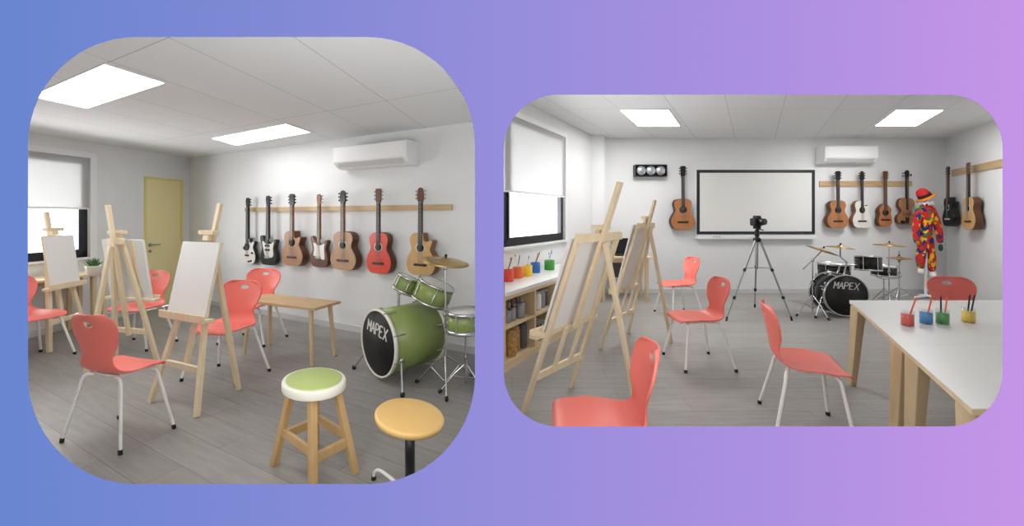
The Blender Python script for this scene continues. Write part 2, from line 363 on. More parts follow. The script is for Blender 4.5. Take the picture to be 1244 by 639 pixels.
# yellow door
def door():
    p = wA(1.32); r = thing('door_1', '', 'door', (p.x, p.y, 0), math.degrees(math.atan2(vA.y, vA.x))); del r['label']; del r['category']; struct(r)
    a, b = drA
    MB().box(a + .03, b - .03, .01, .05, .004, 2.02).build('door_leaf', 'door', r, bevel=.002)
    f = MB(); f.box(a, a + .03, -.012, .12, 0, 2.05); f.box(b - .03, b, -.012, .12, 0, 2.05); f.box(a + .03, b - .03, -.012, .12, 2.02, 2.05); f.build('door_frame', 'doorf', r)
    MB().box(a + .03, b - .03, .10, .12, 0, 2.02).build('door_backing', 'door', r)
    h = MB(); h.lathe([(.026, 0), (.026, .01), (.01, .012), (.01, .045)], 16, Matrix.Translation((a + .09, .01, 1.0)) @ Matrix.Rotation(R(90), 4, 'X'))
    h.tube([(a + .085, -.035, 1.0), (a + .21, -.035, 1.0)], .009); h.lathe([(.022, 0), (.022, .008)], 16, Matrix.Translation((a + .09, .01, .9)) @ Matrix.Rotation(R(90), 4, 'X'))
    h.build('door_handle', 'steel', r)
door()

# ceiling light panels
def ceiling_light(pts, z, label, m):
    c = sum((Vector(p) for p in pts), Vector((0, 0))) / 4; r = thing('ceiling_light', label, 'ceiling light', (c.x, c.y, z), 0, None)
    P = [Vector(p) - c for p in pts]; f = MB()
    inner = [p * .975 for p in P]
    for i in range(4):
        a, b, d, e = P[i], P[(i + 1) % 4], inner[(i + 1) % 4], inner[i]; f.slab([tuple(a), tuple(b), tuple(d), tuple(e)], -.012, 0)
    f.build('frame', 'whitep', r); MB().slab([tuple(p) for p in inner], -.008, -.002).build('diffuser', m, r)
ceiling_light([(-2.608, 2.457), (-2.538, 2.816), (-3.872, 3.493), (-3.942, 3.134)], CA, 'larger-looking ceiling light panel at the upper left, nearest the viewer', 'panelA')
ceiling_light([(-2.386, 4.062), (-2.341, 4.482), (-3.844, 5.337), (-3.809, 4.842)], CA, 'slim bright ceiling panel above the row of seven guitars', 'panelA2')
ceiling_light([(1.465, 5.226), (2.141, 5.226), (2.716, 6.182), (2.030, 6.182)], CB, 'ceiling light panel above the black spotlight box and lone guitar', 'panelB')
ceiling_light([(5.231, 5.226), (5.888, 5.226), (6.493, 6.16), (5.824, 6.16)], CB, 'ceiling light panel before the right air conditioner, towards the costume corner', 'panelB')

# ---------------------------------------------------------------- chairs
def make_chair(label):
    t = thing('classroom_chair', label, 'chair', group='coral plastic chairs with white legs')
    prof = [(-.215, .425, .165), (-.205, .448, .185), (-.15, .457, .205), (-.06, .452, .215), (.04, .445, .213), (.11, .446, .195), (.165, .462, .165), (.195, .50, .140), (.208, .55, .130),
            (.216, .60, .145), (.226, .65, .172), (.236, .70, .190), (.247, .75, .195), (.258, .79, .182), (.268, .82, .150), (.273, .838, .100)]
    prof = [tuple(p) for p in spline([Vector(p) for p in prof], 2, False)]
    nu = 20; bm = bmesh.new(); g = []
    for i, (y, z, w) in enumerate(prof):
        row = []
        for j in range(nu + 1):
            u = j / nu * 2 - 1
            dish = .022 * (1 - min(1, max(0, (z - .5) * 8))) * u * u * (1 if y > -.1 else .3)
            wrap = -.045 * u * u * min(1, max(0, (z - .46) * 6))
            row.append(bm.verts.new((u * w, y + wrap, z + dish)))
        g.append(row)
    for i in range(len(g) - 1):
        for j in range(nu):
            cz = sum(v.co.z for v in (g[i][j], g[i + 1][j])) / 2; cx = sum(g[i][k].co.x + g[i + 1][k].co.x for k in (j, j + 1)) / 4
            if ((cx / .048) ** 2 + ((cz - .775) / .020) ** 2) < 1 and g[i][j].co.y > .1: continue
            f = bm.faces.new((g[i][j], g[i][j + 1], g[i + 1][j + 1], g[i + 1][j])); f.smooth = True
    for v in bm.verts:   # pull the rim of the grip hole on to an oval
        if v.is_boundary and abs(v.co.x) < .085 and .735 < v.co.z < .815 and v.co.y > .1:
            a = math.atan2((v.co.z - .775) / .017, v.co.x / .042); v.co.x = .042 * math.cos(a); v.co.z = .775 + .017 * math.sin(a)
    b = MB(); b.bm.free(); b.bm = bm; b.build('seat', 'red', t, thick=.013, sub=1)
    f = MB()
    for sx in (-1, 1): f.tube([(sx * .10, -.15, .425), (sx * .10, .13, .425)], .011)
    f.box(-.11, .11, -.12, -.09, .42, .43); f.box(-.11, .11, .08, .11, .42, .43); f.build('seat_frame', 'white_metal', t)
    for sx in (-1, 1):
        for sy in (-1, 1):
            x1, y1 = sx * .245, sy * .225 + .01
            top = [(sx * .09, sy * .12, .425), (sx * .125, sy * .135, .424), (sx * .15, sy * .148, .413), (sx * .165, sy * .155, .385), (sx * .172, sy * .16, .35), (x1, y1, .012)]
            l = MB().tube(spline([Vector(p) for p in top[:-1]], 3, False) + [top[-1]], .0115).build('leg', 'white_metal', t)
            MB().tube([(x1 - sx * .0035, y1 - sy * .002, .028), (x1, y1, 0)], .0145).build('foot_cap', 'rubber', l)
    return t
CH = [   # x, y, rotation, width, depth scale, label
    (-2.59, 2.54, 166, 1.06, .66, 'coral chair seen from behind, largest one, nearest the window side'),
    (-4.82, 3.83, 81, .90, 1.0, 'coral chair cut by the left edge, in front of the small far easel'),
    (-4.16, 4.28, -6, 1.14, .74, 'coral chair standing in front of the yellow door'),
    (-2.58, 3.46, -12, 1.18, .76, 'coral chair just right of the big white canvas, rear easel leg before it'),
    (-3.00, 4.44, -7, 1.16, .80, 'coral chair behind the small wooden bench, below the electric guitars'),
    (1.82, 3.78, -88, .97, 1.06, 'coral chair in mid floor facing left, right of the far easel foot'),
    (2.43, 5.62, -80, .95, 1.08, 'farthest coral chair facing left, by the back wall under the lone guitar'),
    (2.00, 2.62, 66, 1.12, .94, 'coral chair facing right, beside the white tables'),
    (.42, 1.86, -96, 1.02, 1.02, 'nearest coral chair at the bottom edge, in front of the large easel'),
    (4.33, 3.62, -12, 1.05, 1.0, 'coral chair behind the white tables, only its backrest visible'),
]
c0 = make_chair(CH[0][5])
for i, (x, y, rz, sx, sy, lb) in enumerate(CH):
    if i == 0: c0.location = (x, y, 0); c0.rotation_euler = (0, 0, R(rz)); c0.scale = (sx, sy, 1)
    else: dup(c0, (x, y, 0), rz, lb, (sx, sy, .97 if i in (2, 4) else 1))

# ---------------------------------------------------------------- easels and canvases
def easel(loc, rz, Wf, H, lean, D, rx, label, cw, ch, zl, clabel, hinge=1.18, back_frame=False, cx=0, top=.055):
    t = thing('easel', label, 'easel', (*loc, 0), rz, 'wooden A-frame easels'); k = lean / H
    P = lambda x, z, dy=0: (x, k * z + dy, z)
    for sx in (-1, 1):
        MB().bar(P(sx * Wf / 2, 0), P(sx * top, hinge + .05), .044, .028).build('front_leg', 'pine', t, bevel=.003)
    MB().bar(P(0, .26 if top < .1 else zl, .03), P(0, H, .03), .042 if top < .1 else .055, .026).build('mast', 'pine', t, bevel=.003)
    if top > .1:
        for sx in (-1, 1): MB().bar(P(sx * .10, .30, .02), P(sx * .10, zl + .02, .02), .034, .022).build('strut', 'pine', t, bevel=.003)
    MB().bar((rx, D, 0), P(rx * .0, hinge - .02, .06), .04, .03).build('rear_leg', 'pine', t, bevel=.003)
    kk = .30 / (hinge + .05); xw = Wf / 2 * (1 - kk) + top * kk
    MB().bar(P(-xw, .30, .005), P(xw, .30, .005), .024, .05, (0, 0, 1)).build('lower_crossbar', 'pine', t, bevel=.003)
    MB().bar(P(-max(.10, top + .02), hinge + .02, .012), P(max(.10, top + .02), hinge + .02, .012), .03, .06, (0, 0, 1)).build('upper_crossbar', 'pine', t, bevel=.003)
    ov = .05 if top < .1 else .10; l = MB(); l.bar(P(-cw / 2 - ov + cx, zl, -.045), P(cw / 2 + ov + cx, zl, -.045), .07, .028, (0, 0, 1)); l.bar(P(-cw / 2 - ov + cx, zl + .02, -.078), P(cw / 2 + ov + cx, zl + .02, -.078), .012, .05, (0, 0, 1)); l.build('ledge', 'pine', t, bevel=.003)
    zc = zl + .014 + ch
    cl = MB(); cl.bar(P(-.095, zc + .075, -.01), P(.095, zc + .075, -.01), .05, .034, (0, 0, 1)); cl.bar(P(0, zc + .01, -.012), P(0, zc + .06, -.012), .07, .03); cl.build('top_clamp', 'pine', t, bevel=.003)
    # canvas leans on the legs, stands on the ledge
    c = thing('canvas', clabel, 'canvas', (*loc, 0), rz, 'blank canvases on easels')
    ang = math.atan(k); mx = Matrix.Translation((cx, k * (zl + .016) - .052, zl + .016)) @ Matrix.Rotation(-ang, 4, 'X'); L = ch / math.cos(ang)
    b = MB(); b.box(-cw / 2, cw / 2, 0, .006 if not back_frame else .018, 0, L, mx); b.build('canvas_cloth', 'canvas', c)
    s_ = MB(); w = .038
    if back_frame:
        for q in ((-.13, .13) if top < .1 else ()): MB().box(q - .022, q + .022, .0182, .026, 0, L, mx).build('stretcher_bar', 'pine', c)
        s_.bm.free(); return t
    for a in ((-cw / 2, cw / 2, 0, w), (-cw / 2, cw / 2, L - w, L), (-cw / 2, -cw / 2 + w, w, L - w), (cw / 2 - w, cw / 2, w, L - w)): s_.box(a[0], a[1], .0062, .024, a[2], a[3], mx)
    s_.build('stretcher', 'pine', c)
    return t
easel((-2.54, 2.87), -22, .58, 1.55, .30, .40, .12, 'easel holding the big white canvas, centre of the left room', .47, .56, .665, 'largest blank white canvas facing the viewer')
easel((-3.80, 3.88), 167, .56, 1.55, .20, .36, .05, 'easel seen from its rear, between window corner and yellow door', .54, .58, .62, 'blank canvas seen from behind, in front of the wall beside the door', back_frame=True)
easel((-4.95, 4.29), 102, .46, 1.49, .18, .30, .14, 'small far easel in front of the black-framed window', .35, .55, .66, 'white canvas standing before the window beside the potted plant')
easel((.29, 3.02), -133, .62, 1.68, .58, .60, -.28, 'tall near easel seen from its rear beside the shelf unit', .60, .66, .62, 'canvas on the tall near easel, wooden stretcher showing', hinge=1.28, back_frame=True, top=.27)
easel((1.20, 4.46), -130, .74, 1.62, .43, .52, -.35, 'smaller easel between the laptop desk and the mid-floor chair', .52, .72, .62, 'canvas back on the farther easel, left of the farthest chair', hinge=1.32, back_frame=True, top=.20)

# ---------------------------------------------------------------- guitars
ACO = [(0, 0), (.10, .004), (.155, .04), (.185, .11), (.178, .18), (.150, .235), (.122, .285), (.122, .33), (.138, .38), (.137, .42), (.115, .462), (.06, .482), (0, .484)]
CUT = ACO[:7] + [(.124, .32), (.142, .365), (.150, .395), (.125, .405), (.080, .385), (.045, .40), (.035, .45), (.03, .482), (0, .484)]
ELEC_R = [(0, 0), (.09, .005), (.14, .04), (.155, .11), (.135, .18), (.115, .235), (.125, .29), (.145, .345), (.130, .375), (.09, .35), (.05, .315), (.028, .31), (0, .31)]
ELEC_L = [(0, 0), (.09, .005), (.14, .04), (.155, .11), (.135, .18), (.115, .235), (.125, .30), (.15, .37), (.145, .42), (.115, .415), (.07, .36), (.03, .33), (0, .31)]
LP_R = [(0, 0), (.10, .006), (.15, .05), (.16, .12), (.135, .19), (.11, .24), (.12, .29), (.14, .325), (.12, .345), (.075, .32), (.035, .335), (.025, .38), (0, .385)]
LP_L = [(0, 0), (.10, .006), (.15, .05), (.16, .12), (.135, .19), (.108, .24), (.112, .29), (.125, .34), (.11, .385), (.07, .405), (.03, .395), (0, .385)]
PEAR = [(0, 0), (.08, .006), (.115, .05), (.122, .12), (.105, .19), (.095, .235), (.11, .285), (.10, .33), (.065, .37), (.03, .40), (0, .41)]
def outline(rt, lf, s=1.0):
    pts = [(x * s, z) for x, z in rt] + [(-x * s, z) for x, z in lf[-2:0:-1]]
    cz = .2
    return [(x, cz + (z - cz) * (1 if s == 1 else .985)) for x, z in pts]
def guitar(name, label, cat, loc, rz, L, W, rt, lf, body, top, neck='darkwood', head='black', depth=.085, style='acoustic', group=None, hole_z=.315, headw=.036):
    t = thing(name, label, cat, loc, rz, group, (W / .37, W / .37 * .9, L))
    o1 = spline([Vector(p) for p in outline(rt, lf)], 4); yb, yf = -.02, -.02 - depth
    MB().prism(o1, yb, yf + .004).build('body', body, t, bevel=.004)
    o2 = spline([Vector(p) for p in outline(rt, lf, .965)], 4)
    MB().prism(o2, yf + .0035, yf - .002).build('soundboard' if style != 'electric' else 'front', top, t)
    jz = .47 if style != 'electric' else .40
    if style == 'uke': jz = .40
    hz = .83 if style != 'electric' else .84
    n = MB(); z0 = hole_z + .03 if style != 'electric' else .30
    n.add([(-.026, yf - .003, z0), (.026, yf - .003, z0), (.019, yf - .003, hz), (-.019, yf - .003, hz), (-.026, yf - .012, z0), (.026, yf - .012, z0), (.019, yf - .012, hz), (-.019, yf - .012, hz)],
          [(0, 1, 2, 3), (4, 7, 6, 5), (0, 4, 5, 1), (1, 5, 6, 2), (2, 6, 7, 3), (3, 7, 4, 0)])
    n.box(-.019, .019, yf - .003, yf + .018, jz - .02, hz); fm = n; fm.mi = 1
    for k in range(14):
        zz = hz - (hz - z0) * (1 - .5 ** (k / 9)) * 1.4
        if zz > z0 + .01: fm.box(-.019, .019, yf - .0145, yf - .0118, zz - .0015, zz + .0015)
    nk = n.build('neck', neck, t, bevel=0); nk.data.materials.append(M['steel'])
    if style == 'electric': hp = [(-.02, hz - .01), (.022, hz - .01), (.028, hz + .02), (.035, hz + .13), (.012, .998), (-.028, .99), (-.036, .94), (-.026, hz + .03)]
    elif style == 'round': hp = [(-.022, hz - .01), (.022, hz - .01), (.036, hz + .03), (.04, hz + .09), (.028, .985), (0, 1.0), (-.028, .985), (-.04, hz + .09), (-.036, hz + .03)]
    else: hp = [(-.023, hz - .01), (.023, hz - .01), (headw, hz + .025), (headw + .004, .99), (.012, .998), (0, .99), (-.012, .998), (-headw - .004, .99), (-headw, hz + .025)]
    hd = MB().prism(hp, yf + .012, yf - .006).build('headstock', head, t, bevel=.002)
    pm = 'steel' if head != 'black' else 'blackm'
    for k in range(3):
        zz = hz + .045 + k * .042
        for sx in ((-1, 1) if style != 'electric' else (1,)):
            pg = MB(); pg.tube([(sx * .026, yf + .003, zz), (sx * .052, yf + .003, zz)], .004, 8); pg.lathe([(.009, -.004), (.011, 0), (.009, .004)], 10, Matrix.Translation((sx * .056, yf + .003, zz)) @ Matrix.Rotation(R(90), 4, 'Y'))
            pg.build('tuning_peg', pm, hd)
    st = MB()
    for k in range(6): st.tube([(-.018 + k * .0072, yf - .015, hz + .01), (-.026 + k * .0104, yf - .013, .125 if style != 'electric' else .11)], .0009, 4)
    st.build('strings', 'steel', t)
    if style != 'electric':
        mx = Matrix.Translation((0, yf - .002, hole_z)) @ Matrix.Rotation(R(90), 4, 'X')
        rs = MB().lathe([(.057, 0), (.057, .0015)], 28, mx).build('rosette', 'ivory' if top in ('redtop', 'natural', 'blackm', 'tan') else 'darkwood', t)
        MB().lathe([(.046, .0016), (.046, .0025)], 28, mx).build('soundhole', 'blackm', rs)
        br = MB(); br.prism([(-.085, .12), (-.075, .107), (.075, .107), (.085, .12), (.075, .135), (-.075, .135)], yf - .002, yf - .012); br.build('bridge', 'darkwood' if top != 'blackm' else 'ivory', t, bevel=.002)
    return t, yf
def on_backA(px, off=0.0):
    r = (px - PX) / F; z = 3.829 / (1 + .495 * r); return Vector((r * z - .444 * off, z - .896 * off))
def hangA(px, yt, yb, wpx):
    p = on_backA(px, .02); z = p.y; zb = EYE - (yb - HY) * (z - .05) / F; zt = EYE - (yt - HY) * (z - .05) / F
    rate = F / z * (.896 - .444 * (-(px - PX) / F) * -1)
    rate = F * (.896 * z + .444 * p.x) / z ** 2
    return (p.x, p.y, zb), zt - zb, wpx / rate * .92
GR = 'guitars hanging on the long left-room batten'
b0, b1 = on_backA(299, 0), on_backA(550, 0)
o = MB().box(0, (b1 - b0).length, -.022, -.001, 0, .062).build('wall_batten', 'oak', bevel=.002); o.location = (b0.x, b0.y, 1.51); o.rotation_euler = (0, 0, R(-26.4)); tag(o, 'long wooden batten holding seven guitars below the left air conditioner', 'wall rail')
def pickguard(t, yf, pts, m='ivory', name='pickguard'):
    return MB().prism(spline([Vector(p) for p in pts], 4), yf - .002, yf - .006).build(name, m, t)
def pups(t, yf, zs, m='blackm', w=.04):
    for z in zs: MB().box(-w, w, yf - .016, yf - .005, z - .012, z + .012).build('pickup', m, t, bevel=.002)
l, L_, w_ = hangA(309, 240, 320.5, 24); t, yf = guitar('electric_guitar', 'white electric guitar with black headstock, leftmost on the long batten', 'guitar', l, -26.4, L_, w_ * .95, LP_R, LP_L, 'black', 'ivory', 'black', style='electric', depth=.05, group=GR)
pickguard(t, yf, [(-.09, .25), (-.03, .29), (.04, .28), (.03, .22), (-.02, .20), (-.08, .215)], 'black'); pups(t, yf, (.29,)); MB().box(-.045, .03, yf - .014, yf - .003, .12, .14).build('bridge', 'blackm', t)
[MB().lathe([(.016, 0), (.013, .014)], 12, Matrix.Translation((x, yf - .002, z)) @ Matrix.Rotation(R(90), 4, 'X')).build('knob', 'black', t) for x, z in ((.10, .17), (.075, .05), (.03, .04))]
l, L_, w_ = hangA(334, 237.5, 322, 25); t, yf = guitar('electric_guitar', 'black electric guitar with white pickguard, second on the long batten', 'guitar', l, -26.4, L_, w_ * 1.05, ELEC_R, ELEC_L, 'black', 'black', 'darkwood', style='electric', depth=.05, group=GR)
pickguard(t, yf, [(-.10, .34), (-.03, .31), (.06, .31), (.11, .34), (.095, .25), (.10, .14), (.04, .11), (-.04, .13), (-.07, .20)]); pups(t, yf, (.28, .22)); MB().box(-.05, .03, yf - .014, yf - .003, .10, .13).build('bridge', 'steel', t)
l, L_, w_ = hangA(366, 235.5, 322.5, 28); guitar('acoustic_guitar', 'small brown cutaway acoustic guitar, third on the long batten', 'guitar', l, -26.4, L_, w_, CUT, ACO, 'brownwood', 'spruce', 'midwood', group=GR, hole_z=.33)
l, L_, w_ = hangA(395, 235.5, 324.5, 27); t, yf = guitar('electric_guitar', 'brown electric guitar with white pickguard, fourth on the long batten', 'guitar', l, -26.4, L_, w_ * 1.05, ELEC_R, ELEC_L, 'brownwood', 'brownwood', 'midwood', 'midwood', style='electric', depth=.05, group=GR)
pickguard(t, yf, [(-.09, .33), (-.03, .31), (.06, .31), (.10, .33), (.09, .25), (.10, .12), (.06, .11), (-.04, .15), (-.09, .16), (-.075, .25)]); MB().box(-.05, .03, yf - .014, yf - .003, .12, .15).build('bridge', 'steel', t)
l, L_, w_ = hangA(427.5, 231.5, 327.5, 34); guitar('acoustic_guitar', 'tan acoustic guitar with black headstock, between brown electric and red guitar', 'guitar', l, -26.4, L_, w_, ACO, ACO, 'brownwood', 'tan', 'midwood', style='round', group=GR)
l, L_, w_ = hangA(469, 229, 332, 33); guitar('classical_guitar', 'red guitar hanging on the long batten', 'guitar', l, -26.4, L_, w_, ACO, ACO, 'brownwood', 'redtop', 'darkwood', 'brownwood', group=GR)
l, L_, w_ = hangA(519.5, 228, 334, 38); guitar('acoustic_guitar', 'honey-coloured cutaway acoustic guitar, rightmost, above the green drums', 'guitar', l, -26.4, L_, w_, CUT, ACO, 'midwood', 'natural', 'darkwood', 'brownwood', style='round', group=GR)
# right room, back wall
def hangB(px, yt, yb, wpx):
    z = BW - .06; return ((px - PX) / F * (BW - .021), BW - .021, EYE - (yb - HY) * z / F), (yb - yt) * z / F, wpx * z / F
G2 = 'string instruments on the short batten'
o = MB().box(5.755, 7.483, BW - .02, BW - .001, 1.995, 2.098).build('wall_batten', 'oak', bevel=.002); tag(o, 'short wooden batten under the right-hand air conditioner', 'wall rail')
l, L_, w_ = hangB(826.5, 202, 279, 29); guitar('classical_guitar', 'brown classical guitar hanging alone left of the whiteboard', 'guitar', l, 0, L_, w_, ACO, ACO, 'darkwood', 'orangetop', 'darkwood')
l, L_, w_ = hangB(1012.5, 208, 277, 26); guitar('classical_guitar', 'brown classical guitar, leftmost on the short batten', 'guitar', l, 0, L_, w_, ACO, ACO, 'brownwood', 'orangetop', 'darkwood', group=G2)
l, L_, w_ = hangB(1042, 208, 277, 23); guitar('acoustic_guitar', 'white-topped guitar with brown sides on the short batten', 'guitar', l, 0, L_, w_, CUT, ACO, 'midwood', 'ivory', 'black', style='round', group=G2)
l, L_, w_ = hangB(1069.5, 208, 275, 20); guitar('small_lute', 'narrow pear-shaped brown plucked instrument between white guitar and violin', 'string instrument', l, 0, L_, w_ * 1.25, PEAR, PEAR, 'brownwood', 'orangetop', 'brownwood', 'brownwood', style='uke', group=G2, hole_z=.25)
def violin(loc, L, W, rz=0):
    t = thing('violin', 'violin with dark scroll, rightmost on the short batten', 'violin', loc, rz, G2, (W / .30, 1, L))
    VR = [(0, 0), (.09, .003), (.14, .04), (.15, .11), (.135, .165), (.11, .19), (.085, .22), (.085, .27), (.105, .31), (.125, .33), (.13, .39), (.115, .45), (.07, .485), (0, .49)]
    o1 = spline([Vector(p) for p in outline(VR, VR)], 4); o2 = spline([Vector(p) for p in outline(VR, VR, .96)], 4)
    MB().prism(o1, -.02, -.07).build('body', 'brownwood', t, bevel=.006); MB().prism(o2, -.0695, -.078).build('front', 'spruce', t, bevel=.004)
    n = MB(); n.box(-.014, .014, -.095, -.083, .27, .86); n.box(-.014, .014, -.083, -.06, .47, .86); n.build('neck', 'black', t, bevel=.002)
    h = MB(); h.prism([(-.014, .85), (.014, .85), (.02, .93), (.025, .97), (0, 1.0), (-.025, .97), (-.02, .93)], -.095, -.06)
    for z, sx in ((.89, -1), (.92, 1), (.94, -1), (.90, 1)): h.tube([(0, -.078, z), (sx * .06, -.078, z)], .006, 8); h.lathe([(.012, -.004), (.012, .004)], 10, Matrix.Translation((sx * .065, -.078, z)) @ Matrix.Rotation(R(90), 4, 'Y'))
    h.build('scroll', 'black', t)
    MB().prism([(-.018, .02), (.018, .02), (.028, .13), (-.028, .13)], -.082, -.092).build('tailpiece', 'black', t)
    MB().prism([(-.035, .19), (.035, .19), (.025, .21), (-.025, .21)], -.078, -.10).build('bridge', 'midwood', t)
    [MB().tube([(sx * .055, -.0785, .16), (sx * .045, -.0785, .2), (sx * .052, -.0785, .24)], .005, 6).build('sound_hole', 'blackm', t) for sx in (-1, 1)]
    MB().prism(spline([Vector(p) for p in [(-.10, .02), (-.04, .015), (-.03, .06), (-.09, .07)]], 4), -.078, -.09).build('chin_rest', 'black', t, bevel=.003)
    s_ = MB(); [s_.tube([(-.01 + .0066 * k, -.097, .86), (-.012 + .008 * k, -.10, .20), (-.012 + .008 * k, -.093, .12)], .001, 4) for k in range(4)]; s_.build('strings', 'steel', t)
l, L_, w_ = hangB(1096.5, 207, 272.5, 23); violin(l, L_, w_)
# right wall batten with two guitars
p = wC(7.0); q = wC(5.2)
o = MB().box(0, (q - p).length, -.021, -.001, 2.165, 2.285).build('wall_batten', 'oak', bevel=.002); o.location = (p.x, p.y, 0); o.rotation_euler = (0, 0, R(-120.9)); tag(o, 'wooden batten on the right side wall above two guitars', 'wall rail')
def hangC(px, yt, yb):
    r = (px - PX) / F; z = 3.868 / (r - .597); p = Vector((r * z, z)) + Vector((-.859, .513)) * .022; return (p.x, p.y, EYE - (yb - HY) * z / F), (yb - yt) * z / F
l, L_ = hangC(1164, 201.5, 275); guitar('acoustic_guitar', 'black guitar on the right side wall next to the costume', 'guitar', l, -120.9, L_, .42, CUT, ACO, 'black', 'blackm', 'brownwood', group='guitars on the right wall')
l, L_ = hangC(1191, 196.5, 279); guitar('acoustic_guitar', 'natural wood guitar on the right side wall, nearest the room edge', 'guitar', l, -120.9, L_, .44, ACO, ACO, 'brownwood', 'natural', 'darkwood', 'brownwood', group='guitars on the right wall')

# ---------------------------------------------------------------- air conditioners, whiteboard, spotlights
def aircon(loc, rz, w, h, d, label):
    t = thing('air_conditioner', label, 'air conditioner', loc, rz, 'wall air conditioners'); b = MB()
    sec = [(0, 0), (-d * .55, 0), (-d * .8, .03), (-d, h * .30), (-d, h * .97), (-d * .96, h), (0, h)]
    n = len(sec); v = [(0, y, z) for y, z in sec] + [(w, y, z) for y, z in sec]
    b.add(v, [tuple(range(n)), tuple(range(2 * n - 1, n - 1, -1))] + [(i, n + i, n + (i + 1) % n, (i + 1) % n) for i in range(n)]); b.build('housing', 'whitep', t, bevel=.008)
    MB().box(.04, w - .04, -d - .004, -d + .001, h * .32, h * .93).build('front_cover', 'whitep', t, bevel=.002)
    f = MB(); mx = Matrix.Translation((0, -d * .80, .028)); f.add([(w * .06, -d * .985, h * .25), (w * .94, -d * .985, h * .25), (w * .94, -d * .80, .018), (w * .06, -d * .80, .018)], [(0, 1, 2, 3)]); f.build('air_flap', 'base', t, thick=.008)
p = on_backA(410, .001); q = on_backA(503, .001)
aircon((p.x + .15, p.y - .074, 2.02), -26.4, (q - p).length - .1, .262, .20, 'white air conditioner above the row of seven guitars')
aircon((5.69, BW - .001, 2.41), 0, .97, .31, .22, 'white air conditioner above the four instruments and drum kit')
def whiteboard():
    x0, x1, z0, z1 = 3.425, 5.647, 1.09, 2.315; y = BW
    t = thing('whiteboard', 'large white projection board with black border on the back wall', 'whiteboard', ((x0 + x1) / 2, y, 0)); X = (x1 - x0) / 2
    MB().box(-X, X, -.05, -.001, z0, z1).build('frame', 'whitep', t, bevel=.004)
    f = MB(); w = .055; a, b, c, d = -X + .012, X - .012, z0 + .012, z1 - .012
    f.box(a, b, -.055, -.049, c, c + w); f.box(a, b, -.055, -.049, d - w, d); f.box(a, a + w, -.055, -.049, c + w, d - w); f.box(b - w, b, -.055, -.049, c + w, d - w); f.build('black_border', 'frame', t)
    MB().box(a + w + .02, b - w - .02, -.052, -.0495, c + w + .02, d - w - .02).build('board_surface', 'canvas', t)
    r = MB(); r.box(-X, X + .0, -.10, -.001, z0 - .075, z0 - .004); r = r.build('pen_tray', 'whitep', t, bevel=.006)
    k = MB(); [k.box(-X + .30 + i * .05, -X + .32 + i * .05, -.103, -.099, z0 - .04, z0 - .025) for i in range(3)]; k.build('buttons', 'grey2', r)
whiteboard()
def spots():
    t = thing('spotlight_box', 'black box with three round silver lamps high on the back wall', 'spotlight', (2.561, BW - .001, 2.175)); X = .293
    b = MB(); b.box(-X, X, -.03, 0, 0, .215); b.box(-X, X, -.14, -.03, 0, .018); b.box(-X, X, -.14, -.03, .197, .215); b.box(-X, -X + .018, -.14, -.03, .018, .197); b.box(X - .018, X, -.14, -.03, .018, .197); b.build('housing', 'black', t, bevel=.003)
    for k in (-1, 0, 1):
        mx = Matrix.Translation((k * .178, -.03, .1075)) @ Matrix.Rotation(R(90), 4, 'X')
        l = MB().lathe([(.03, 0), (.06, .03), (.078, .085), (.083, .088), (.083, .093), (.076, .093), (.055, .05), (.02, .03)], 28, mx).build('lamp', 'silver', t)
        MB().lathe([(.001, .112), (.03, .108), (.055, .10), (.074, .09), (.074, .085)][::-1], 28, mx).build('lens', 'silver', l)
spots()

# ---------------------------------------------------------------- left room furniture
def wood_leg(t, p, q, w0, w1, m='birch', name='leg'):
    """tapered square leg from foot p to top q"""
    p, q = Vector(p), Vector(q); v = []
    for c, w in ((p, w0), (q, w1)): v += [c + Vector((i * w / 2, j * w / 2, 0)) for i, j in ((-1, -1), (1, -1), (1, 1), (-1, 1))]
    return MB().add(v, [(3, 2, 1, 0), (4, 5, 6, 7), (0, 1, 5, 4), (1, 2, 6, 5), (2, 3, 7, 6), (3, 0, 4, 7)]).build(name, m, t, bevel=.004)
def bench():
    t = thing('wooden_table', 'low narrow oak table with round legs below the guitars', 'table', (-2.32, 3.995, 0), -20.5); X, Y, Z = .53, .165, .57
    MB().box(-X, X, -Y, Y, Z - .028, Z).build('table_top', 'oak', t, bevel=.004)
    for sx in (-1, 1):
        for sy in (-1, 1): MB().tube([(sx * (X - .06), sy * (Y - .025), 0), (sx * (X - .10), sy * (Y - .05), Z - .028)], [.016, .022], 14).build('leg', 'birch', t)
bench()
def desk_a():
    o_ = wA(3.6); t = thing('window_desk', 'pale wooden desk along the wall under the left-room window', 'desk', (o_.x, o_.y, 0), 84.0); X1 = 1.42
    MB().box(-.6, X1, -.50, -.055, .70, .73).build('desk_top', 'birchx', t, bevel=.004)
    for x in (X1 - .16, X1 - .05, -.5):
        for y in (-.45, -.10): wood_leg(t, (x, y, 0), (x, y, .70), .035, .045)
    MB().box(-.5, X1 - .1, -.11, -.09, .62, .70).build('rail', 'birchx', t)
    return t
desk_a()
